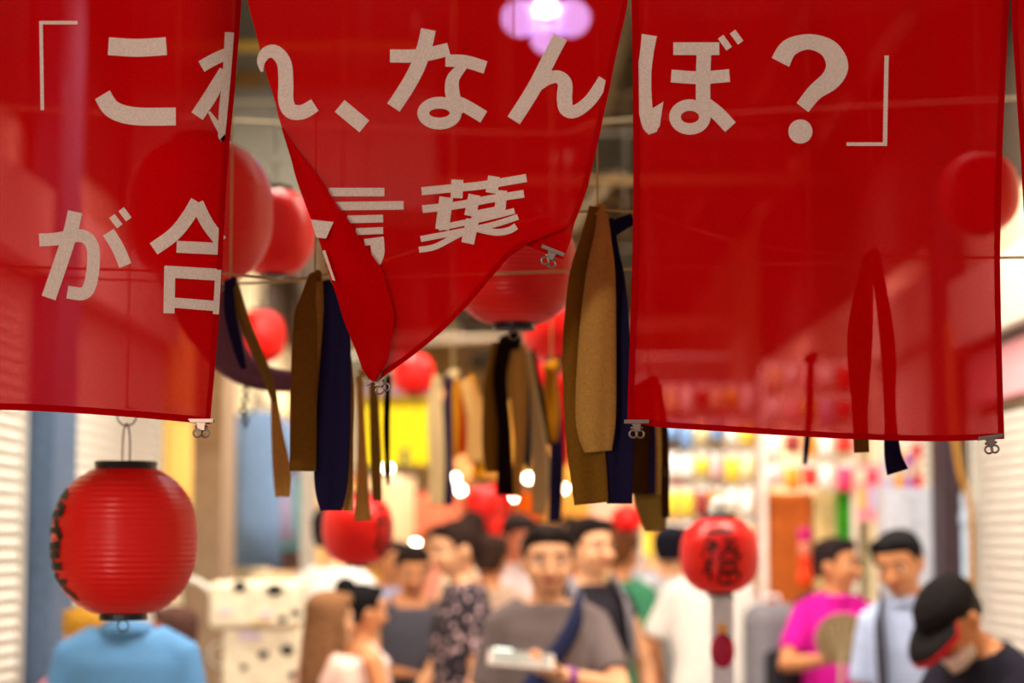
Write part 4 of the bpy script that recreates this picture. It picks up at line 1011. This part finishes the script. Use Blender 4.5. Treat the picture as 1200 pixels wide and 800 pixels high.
            loft(bm, secs([(h0 + z * hh, rx * hh, ry * hh, yo * hh) for z, rx, ry, yo in ((.22, .24, .22, .24), (.34, .33, .32, .165), (.5, .392, .375, .12), (.62, .41, .41, .085), (.72, .408, .43, .075), (.82, .385, .462, .03), (.92, .33, .41, .012), (1.0, .22, .29, .01), (1.055, .07, .09, .02))], f=hd))
            for s in (-1, 1):
                tube(bm, [hp(s * .36, -.16, .72), hp(s * .385, -.13, .52)], [.06 * hh * H, .03 * hh * H], 6)
            for k in range(7): sphere(bm, hp(-.3 + .1 * k, -.35 + .03 * abs(k - 3), .87 + .03 * ((k * 5) % 3)), .085 * hh * H, 8, 6)
            if hair in ('long', 'tail'):
                rings = []
                for z, rx, ry, yo in ((.7, .40, .30, .16), (.4, .43, .28, .2), (.0, .45, .26, .26), (-.5, .43, .22, .34), (-1.1, .38, .18, .40), (-1.7, .24, .12, .42)) if hair == 'long' else ((.6, .12, .12, .40), (.45, .16, .16, .52), (.0, .16, .14, .56), (-.5, .10, .1, .52), (-.9, .04, .04, .50)):
                    rings.append(ell(hp(0, yo, z), Rh @ V((rx * hh * H, 0, 0)), Rh @ V((0, ry * hh * H, 0))))
                loft(bm, rings)
                if hair == 'long':
                    for s in (-1, 1): tube(bm, [hp(s * .36, .0, .6), hp(s * .44, -.02, .2), hp(s * .46, .02, -.3), hp(s * .40, .08, -.9)], [.08 * hh * H, .10 * hh * H, .11 * hh * H, .05 * hh * H], 8)
            if hair == 'bun': sphere(bm, hp(0, .36, .95), .24 * hh * H, 12, 8)
            rm(finish('hair', bm, hm, t, True), .007, 2)
    # ---------- top
    bm = bmesh.new(); k_ = H * thick
    tt = [(.50 if long_bot else .46, .100 * B, .072, .002), *[(z, rx, ry, yo) for z, rx, ry, yo in torso[2:8]], (.846, .056, .044, .006)]
    if sleeve < 0: tt = tt[:-2] + [(.80, .095 * B, .052, .006), (.815, .075 * B, .045, .008)]
    loft(bm, secs(tt, 1.05, .010))
    if sleeve > 0:
        for i, s in enumerate((-1, 1)):
            sh, el, wr, u, f_ = elb[i]
            if sleeve <= 1: pts = [S(up((s * .040 * B, .006, .828))), sh, sh + u * (.172 * H * sleeve * .5), sh + u * (.172 * H * sleeve)]; rr = [.030 * k_ + .006, .031 * k_ + .006, .031 * k_ + .006, .031 * k_ + .009]
            else: pts = [S(up((s * .040 * B, .006, .828))), sh, (sh + el) / 2, el, el + (wr - el) * min(1, sleeve - 1)]; rr = [.030 * k_ + .006, .031 * k_ + .006, .030 * k_ + .006, .028 * k_ + .008, .020 * k_ + .010]
            tube(bm, pts, rr, 14, round_ends=False)
    else:
        for s in (-1, 1): tube(bm, [S(up((s * .062, .02, .79))), S(up((s * .060, .0, .842))), S(up((s * .062, -.045, .80)))], .013 * H, 8)
    top = rm(finish('shirt', bm, top_m, t, True), .012, 4)
    if collar:
        bm = bmesh.new(); rings = []
        for k in range(19):
            a = 2 * PI * k / 18
            e = lambda r, z, r2: S(up((r * math.sin(a), .006 - r2 * math.cos(a), z)))
            rings.append([e(.037, .866 - .014 * (1 + math.cos(a)) / 2, .039), e(.041, .866 - .014 * (1 + math.cos(a)) / 2, .043), e(.060, .842 - .014 * (1 + math.cos(a)) / 2, .060), e(.055, .840, .055)])
        loft(bm, rings, cap=False); finish('collar', bm, top_m, top, True)
    # ---------- trousers and shoes
    bm = bmesh.new()
    loft(bm, secs([(.455, .095 * B, .070, .002), (.50, .102 * B, .073, .003), (.55, .094 * B, .068, .001), (.575, .089 * B, .064, 0)], 1.0, .006))
    for hj, kn, an in legs:
        if long_bot: tube(bm, [S(hj), S((hj + kn) / 2), S(kn), S((kn + an) / 2), S(an + V((0, 0, .012)))], [.054 * H, .050 * H, .040 * H, .036 * H, .034 * H], 14, round_ends=False)
        else: tube(bm, [S(hj), S((hj + kn) / 2), S(kn + V((0, 0, .02)))], [.056 * H, .054 * H, .050 * H], 14, round_ends=False)
    rm(finish('trousers' if long_bot else 'shorts', bm, bot_m, t, True), .014, 4)
    for hj, kn, an in legs:
        bm = bmesh.new(); f0 = S(V((an.x, an.y, 0)))
        loft(bm, [[f0 + V((x * w_ * H, y * H, z * H)) for x, z in ((-1, 0), (1, 0), (1, h_ * .6), (.5, h_), (-.5, h_), (-1, h_ * .6))] for y, w_, h_ in ((.040, .016, .030), (.030, .024, .042), (0, .025, .048), (-.04, .026, .034), (-.080, .027, .024), (-.105, .018, .018))])
        finish('shoe', bm, mat('shoe_dark', (40, 36, 40), .5), t)
    return dict(t=t, H=H, S=S, up=up, hd=hd, hp=hp, arms=elb, Rl=Rl, Rh=Rh, top=top, Ry=Ry, base=base)
def carry(info, p): return info['base'] + info['Ry'] @ p     # local -> world
def mk(rgb, nm): return mat('fabric_' + nm, rgb, .9, .15, var=.08, scale=40, bump=.15, bscale=300)
jeans, dark, khaki, greyp, tealp = mk((48, 62, 96), 'jeans'), mk((34, 34, 42), 'dark'), mk((206, 176, 140), 'khaki'), mk((164, 160, 166), 'greyp'), mk((24, 66, 76), 'teal')

P1 = person('person seen from behind in a blue striped shirt below the lantern', 152, 634, 5.8, 180, 'fair', 'short', (22, 18, 18), patterned('shirt_bluestripe', (96, 156, 206), (84, 126, 184), 16, 'hstripe'), jeans, sleeve=.7, collar=True, build=1.10)
person('short person with yellow hair between blue-shirted back and shutter', 101, 712, 7.0, -150, 'fair', 'short', (222, 160, 52), mk((206, 130, 150), 'rose'), jeans)
person('short brown-haired person in a dusty pink top right of the blue-shirted back', 204, 712, 7.6, -90, 'ruddy', 'short', (110, 74, 66), mk((216, 150, 140), 'dusty'), jeans)
person('long-haired person in a pale striped top facing the crowd', 386, 694, 7.5, 130, 'fair', 'long', (170, 118, 78), patterned('shirt_palestripe', (246, 214, 196), (226, 170, 160), 18, 'hstripe'), khaki, build=.92)
person('black-haired person in a pale vest reaching out one bare arm', 424, 686, 7.9, 120, 'tan', 'bun', (22, 18, 20), mk((236, 214, 210), 'palevest'), tealp, sleeve=-1, build=.9, arms=[((-.3, -.2, -1), (-.1, -.9, -.45)), ((.1, -.2, -1), (.3, -.8, -.6))])
person('person in a white T-shirt below the red lantern, seen from behind', 394, 592, 8.95, 150, 'fair', 'short', (30, 22, 20), mk((246, 242, 240), 'white1'), jeans)
person('person in a lavender grey shirt with black hair behind the charcoal vest', 458, 634, 11.2, 40, 'tan', 'short', (26, 24, 36), mk((160, 164, 196), 'lavender'), dark)
P5 = person('person in a charcoal sleeveless top looking down at a phone', 484, 641, 9.7, 12, 'tan', 'short', (40, 26, 22), mk((74, 72, 82), 'charcoal'), mk((58, 58, 74), 'charcoalp'), sleeve=-1, head=(0, 18, 0),
            arms=[((-.35, -.1, -1), (.85, -.7, -.1)), ((.3, -.1, -1), (-.5, -.9, .0))])
P6 = person('person in a dark floral shirt and grey trousers facing the charcoal vest', 537, 612, 8.7, -72, 'fair', 'bun', (56, 36, 30), patterned('shirt_floral', (44, 38, 46), (196, 160, 164), 26), greyp, sleeve=.75, head=(0, 8, 0),
            arms=[((-.1, -.25, -1), (0, -.65, -1)), ((.1, .02, -1), (.05, -.25, -1))])
person('person in a beige shirt behind the floral shirt, seen from behind', 574, 628, 10.0, 165, 'tan', 'short', (70, 46, 36), mk((200, 166, 146), 'beige'), jeans, build=1.05)
person('person in a pinkish white shirt looking down in the crowd', 608, 604, 11.0, 20, 'ruddy', 'short', (44, 28, 26), mk((238, 214, 216), 'pinkwhite'), dark, head=(10, 20, 0))
P9 = person('person in a grey T-shirt holding a white tablet', 642, 617, 6.9, 4, 'fair', 'short', (40, 28, 24), mk((112, 98, 98), 'greytee'), dark, sleeve=.75, build=1.06, vox=.008, head=(0, 4, 0), thick=1.1,
            arms=[((-.22, -.06, -1), (.02, -.30, -1)), ((.22, -.60, -.70), (-.84, -.50, .26))])
P10 = person('person in a black vest with grey backpack straps behind the grey T-shirt', 690, 608, 8.3, 26, 'fair', 'short', (36, 24, 22), mk((38, 34, 42), 'blackvest'), dark, sleeve=.25, head=(14, 0, 0), arms=[None, ((.42, .0, -1), (.10, -.15, -1))])
person('person in a green T-shirt behind the black vest', 727, 619, 10.2, 150, 'tan', 'short', (130, 76, 40), mk((70, 142, 106), 'green'), dark)
person('person with black headwear in a light grey shirt by the counter', 786, 617, 10.55, 160, 'fair', 'short', (30, 28, 44), mk((206, 206, 216), 'lightgrey'), dark)
P13 = person('person in a white T-shirt and khaki trousers seen from behind', 830, 612, 9.6, 172, 'tan', 'short', (32, 26, 26), mk((246, 238, 232), 'white2'), khaki, sleeve=.72, lean=10, build=1.12, tilt=3,
             arms=[None, ((.45, -.15, -1), (.15, -.7, -.8))])
P14 = person('person in a magenta polo shirt holding a round fan', 979, 632, 9.0, 14, 'tan', 'short', (50, 36, 38), mk((206, 22, 150), 'magenta'), mk((44, 50, 80), 'navyp'), sleeve=.75, collar=True, head=(42, 0, 0), build=1.02,
             arms=[((-.50, -.45, -.80), (.42, -.90, .14)), ((.30, .0, -1), (.10, -.1, -1))])
P16 = person('person in a pale blue shirt with a dark strap looking down', 1053, 625, 7.6, -18, 'tan', 'short', (30, 28, 32), mk((176, 190, 226), 'paleblue'), dark, sleeve=.8, collar=True, head=(-14, 16, 0), build=1.0, tilt=-6)
P17 = person('person in a black T-shirt and red-brimmed black cap bending forward', 1100, 680, 5.9, -58, 'tan', 'cap', (30, 24, 26), mk((34, 32, 44), 'blacktee'), dark, sleeve=.8, lean=24, head=(0, 20, 0), build=1.1, vox=.008,
             arms=[((-.2, -.55, -1), (.1, -1, -.2)), ((.2, -.5, -1), (-.1, -1, -.2))])
for o in P17['t'].children:
    if o.name.startswith('cap_brim'):
        o['label'] = 'black cap brim, red underneath'; o.data.materials.append(mat('brim_red', (206, 16, 34), .6))
        for k, f in enumerate(o.data.polygons):
            if len(f.vertices) == 4 and k % 4 in (1, 2): f.material_index = 1
# far crowd between the others
for lab, px, py, Y, yaw, hc_, tm in (('person in a salmon shirt deep in the crowd', 512, 618, 13.4, 20, (60, 40, 34), mk((238, 150, 130), 'salmon')), ('person in a cream shirt deep in the crowd', 556, 616, 12.6, 170, (50, 34, 30), mk((246, 226, 196), 'creamt')),
                                     ('person in a rust shirt deep in the crowd', 668, 606, 13.6, 10, (40, 28, 26), mk((190, 92, 60), 'rust')), ('person in a sky blue shirt deep in the crowd', 748, 622, 13.2, 190, (44, 30, 28), mk((160, 196, 226), 'sky')),
                                     ('person in a mustard shirt deep in the crowd', 436, 622, 14.0, -30, (36, 26, 26), mk((226, 170, 70), 'mustardt'))):
    person(lab, px, py, Y, yaw, 'fair', 'short', hc_, tm, dark, vox=.012)

# ------------------------------------------------------------------ what they hold and wear
def held(name, label, cat, loc, rot=(0, 0, 0)):
    t = thing(name, label, cat, loc); t.rotation_euler = rot; return t
def hand_of(info, i, d=.05):
    sh, el, wr, u, f_ = info['arms'][i]; return carry(info, wr + f_ * (d * info['H']))
h = hand_of(P9, 1, .075)
t = held('tablet', 'white tablet held by the person in the grey T-shirt', 'tablet', (h.x - .03, h.y - .01, h.z + .022), (math.radians(14), math.radians(5), 0))
bm = bmesh.new(); box(bm, (0, 0, 0), (.21, .15, .010), bevel=.003); finish('case', bm, mat('tablet_white', (190, 176, 166), .4), t)
bm = bmesh.new(); box(bm, (0, 0, .0055), (.18, .13, .002)); finish('screen', bm, mat('tablet_glass', (150, 150, 146), .1, .6), t)
bm = bmesh.new(); box(bm, (-.06, .072, .004), (.06, .012, .012), bevel=.003); finish('edge_highlight', bm, emit('tablet_highlight', (.85, 1, .95), 1.2), t)  # highlight on the tablet edge, put in as a small glowing bar
sh, el, wr, u, f_ = P9['arms'][1]
w_ = carry(P9, wr - f_ * .03); t = held('wristband', 'purple wristband on the arm holding the tablet', 'wristband', w_)
bm = bmesh.new(); d = (P9['Ry'] @ f_).normalized(); a_, b_ = frame(d)
loft(bm, [ell(d * o, a_ * r, b_ * r, 16) for o, r in ((-.012, .027), (-.012, .036), (.012, .036), (.012, .027))]); finish('band', bm, mat('band_purple', (130, 60, 140)), t, True)
def strap_on(info, pts, wd, m, name='bag_strap', off=.012):
    """a flat band lying on the shirt: pts are (x, y, z) in body heights"""
    P = [info['S'](info['up'](p)) for p in catmull(pts, 6)]; bm = bmesh.new(); rings = []
    for i, p in enumerate(P):
        d = (P[min(i + 1, len(P) - 1)] - P[max(0, i - 1)]).normalized(); n_ = (p - V((0, 0, p.z))); n_.z = 0; n_ = n_.normalized(); sd = d.cross(n_).normalized()
        rings.append([p + sd * wd / 2, p - sd * wd / 2, p - sd * wd / 2 + n_ * off, p + sd * wd / 2 + n_ * off])
    loft(bm, rings); return finish(name, bm, m, info['t'], True)
M_strap = mk((36, 42, 76), 'strapnavy')
strap_on(P9, [(.060, -.015, .862), (.048, -.062, .815), (.020, -.082, .765), (-.020, -.086, .715), (-.062, -.082, .655), (-.090, -.05, .60)], .055, M_strap)
strap_on(P10, [(-.055, .0, .862), (-.062, -.064, .81), (-.066, -.082, .75), (-.080, -.07, .67)], .05, mk((130, 124, 132), 'strapgrey'), 'backpack_strap')
strap_on(P10, [(.055, .0, .862), (.062, -.064, .81), (.066, -.082, .75), (.080, -.07, .67)], .05, mk((130, 124, 132), 'strapgrey'), 'backpack_strap')
strap_on(P16, [(-.055, .0, .862), (-.058, -.066, .81), (-.060, -.084, .74), (-.064, -.086, .66), (-.07, -.08, .58)], .045, mk((60, 58, 70), 'strapdark'))
# logos on the magenta polo
for x, z in ((-.052, .745), (.050, .742)):
    p = P14['S'](P14['up']((x, -.086, z))); bm = bmesh.new(); sphere(bm, p, .034, 14, 8, (1, .15, 1)); finish('round_badge', bm, mat('badge_white', (246, 214, 236)), P14['top'], True)
h = hand_of(P14, 0, .06)
t = held('round_fan', 'olive round paper fan held against the magenta polo', 'fan', (h.x - .02, h.y - .05, h.z + .02), (math.radians(8), 0, .1))
bm = bmesh.new(); sphere(bm, (0, 0, .06), .115, 24, 10, (1, .03, .95)); finish('leaf', bm, mat('fan_olive', (140, 116, 84), .7, var=.3, scale=40), t, True)
bm = bmesh.new(); tube(bm, [(0, 0, -.04), (0, 0, -.15)], .008, 8); finish('handle', bm, mat('fan_handle', (206, 186, 150)), t, True)
for k in range(5):
    bm = bmesh.new(); tube(bm, [(0, -.005, -.04), (-.07 + .035 * k, -.005, .14 - .01 * abs(k - 2))], .0022, 5); finish('rib', bm, mat('fan_handle', (206, 186, 150)), t)
# grey backpack beside the magenta polo
bp_ = V((P14['base'].x - .24, 9.22, 0))
t = held('backpack', 'grey and black backpack slung behind the magenta polo', 'backpack', (bp_.x, bp_.y, .86), (0, 0, .35))
bm = bmesh.new(); box(bm, (0, 0, .24), (.27, .20, .46), bevel=.07); rm(finish('main_bag', bm, mk((134, 130, 138), 'bpgrey'), t, True), .012, 3)
bm = bmesh.new(); box(bm, (0, -.11, .15), (.20, .07, .24), bevel=.03); finish('front_pocket', bm, mk((44, 40, 46), 'bpblack'), t, True)
bm = bmesh.new(); tube(bm, [(-.04, .02, .45), (-.03, .02, .50), (.03, .02, .50), (.04, .02, .45)], .012, 8); finish('grab_loop', bm, mk((230, 220, 220), 'bpwhite'), t, True)
bm = bmesh.new(); tube(bm, catmull([(.10, .06, .42), (.20, .04, .50), (.26, .0, .44)], 5), .018, 8); finish('shoulder_strap', bm, mk((44, 40, 46), 'bpblack'), t, True)
# phone
h = hand_of(P5, 0, .07)
t = held('phone', 'dark phone held by the person in the charcoal top', 'phone', (h.x + .01, h.y - .02, h.z + .03), (math.radians(-40), 0, 0))
bm = bmesh.new(); box(bm, (0, 0, 0), (.075, .15, .009), bevel=.003); finish('case', bm, M_black, t)
bm = bmesh.new(); box(bm, (0, 0, .005), (.066, .135, .002)); finish('screen', bm, emit('phone_screen', (.7, .8, 1), .8), t)
# pulled-down mask on the capped person
bm = bmesh.new(); hp = P17['hp']
loft(bm, [[hp(x * w_, y, z) for x, y in ((-.30, -.18), (-.18, -.42), (0, -.50), (.18, -.42), (.30, -.18))] + [hp(x * w_, y, z) for x, y in ((.26, -.14), (.15, -.36), (0, -.44), (-.15, -.36), (-.26, -.14))] for z, w_ in ((-.06, .7), (.08, 1.0), (.20, 1.05))])
finish('face_mask', bm, mat('mask_white', (232, 206, 196)), P17['t'], True)
# green bag by the counter
gx = wx(771, 10.9)
t = held('tote_bag', 'lime green tote bag standing on a crate before the blue counter', 'bag', (gx, 10.95, .62))
bm = bmesh.new(); loft(bm, [[V((x * w_, y * .05, z)) for x, y in ((-1, -1), (1, -1), (1, 1), (-1, 1))] for z, w_ in ((0, .085), (.02, .09), (.36, .085), (.38, .08))]); finish('sack', bm, mat('tote_green', (130, 206, 110)), t)
for q in (-1, 1):
    bm = bmesh.new(); tube(bm, catmull([(-.04, q * .04, .37), (-.035, q * .04, .45), (.035, q * .04, .45), (.04, q * .04, .37)], 5), .006, 6); finish('handle', bm, mat('tote_yellow', (226, 220, 60)), t, True)
t = held('crate', 'wooden crate under the lime green tote bag', 'crate', (gx, 10.95, 0))
for z in (.06, .22, .38, .54):
    for q in (-1, 1):
        bm = bmesh.new(); box(bm, (0, q * .13, z), (.3, .012, .12)); finish('slat', bm, mat('crate_wood', (176, 130, 80)), t)
        bm = bmesh.new(); box(bm, (q * .144, 0, z), (.012, .25, .12)); finish('slat', bm, mat('crate_wood', (176, 130, 80)), t)
bm = bmesh.new(); box(bm, (0, 0, .609), (.3, .27, .02)); finish('lid', bm, mat('crate_wood', (176, 130, 80)), t)

# ------------------------------------------------------------------ grow every body and garment as one continuous surface
for o, vox, sm in REMESH:
    m = o.modifiers.new('remesh', 'REMESH'); m.mode = 'VOXEL'; m.voxel_size = vox; m.use_smooth_shade = True
    s = o.modifiers.new('smooth', 'SMOOTH'); s.factor = .5; s.iterations = sm
bpy.context.view_layer.update()
dg = bpy.context.evaluated_depsgraph_get()
done = []
for o, vox, sm in REMESH:
    me = bpy.data.meshes.new_from_object(o.evaluated_get(dg)); done.append((o, me))
for o, me in done:
    o.modifiers.clear(); old = o.data; mats = [m for m in old.materials]; o.data = me; me.name = o.name
    if not me.materials:
        for m in mats: me.materials.append(m)
    for p in me.polygons: p.use_smooth = True
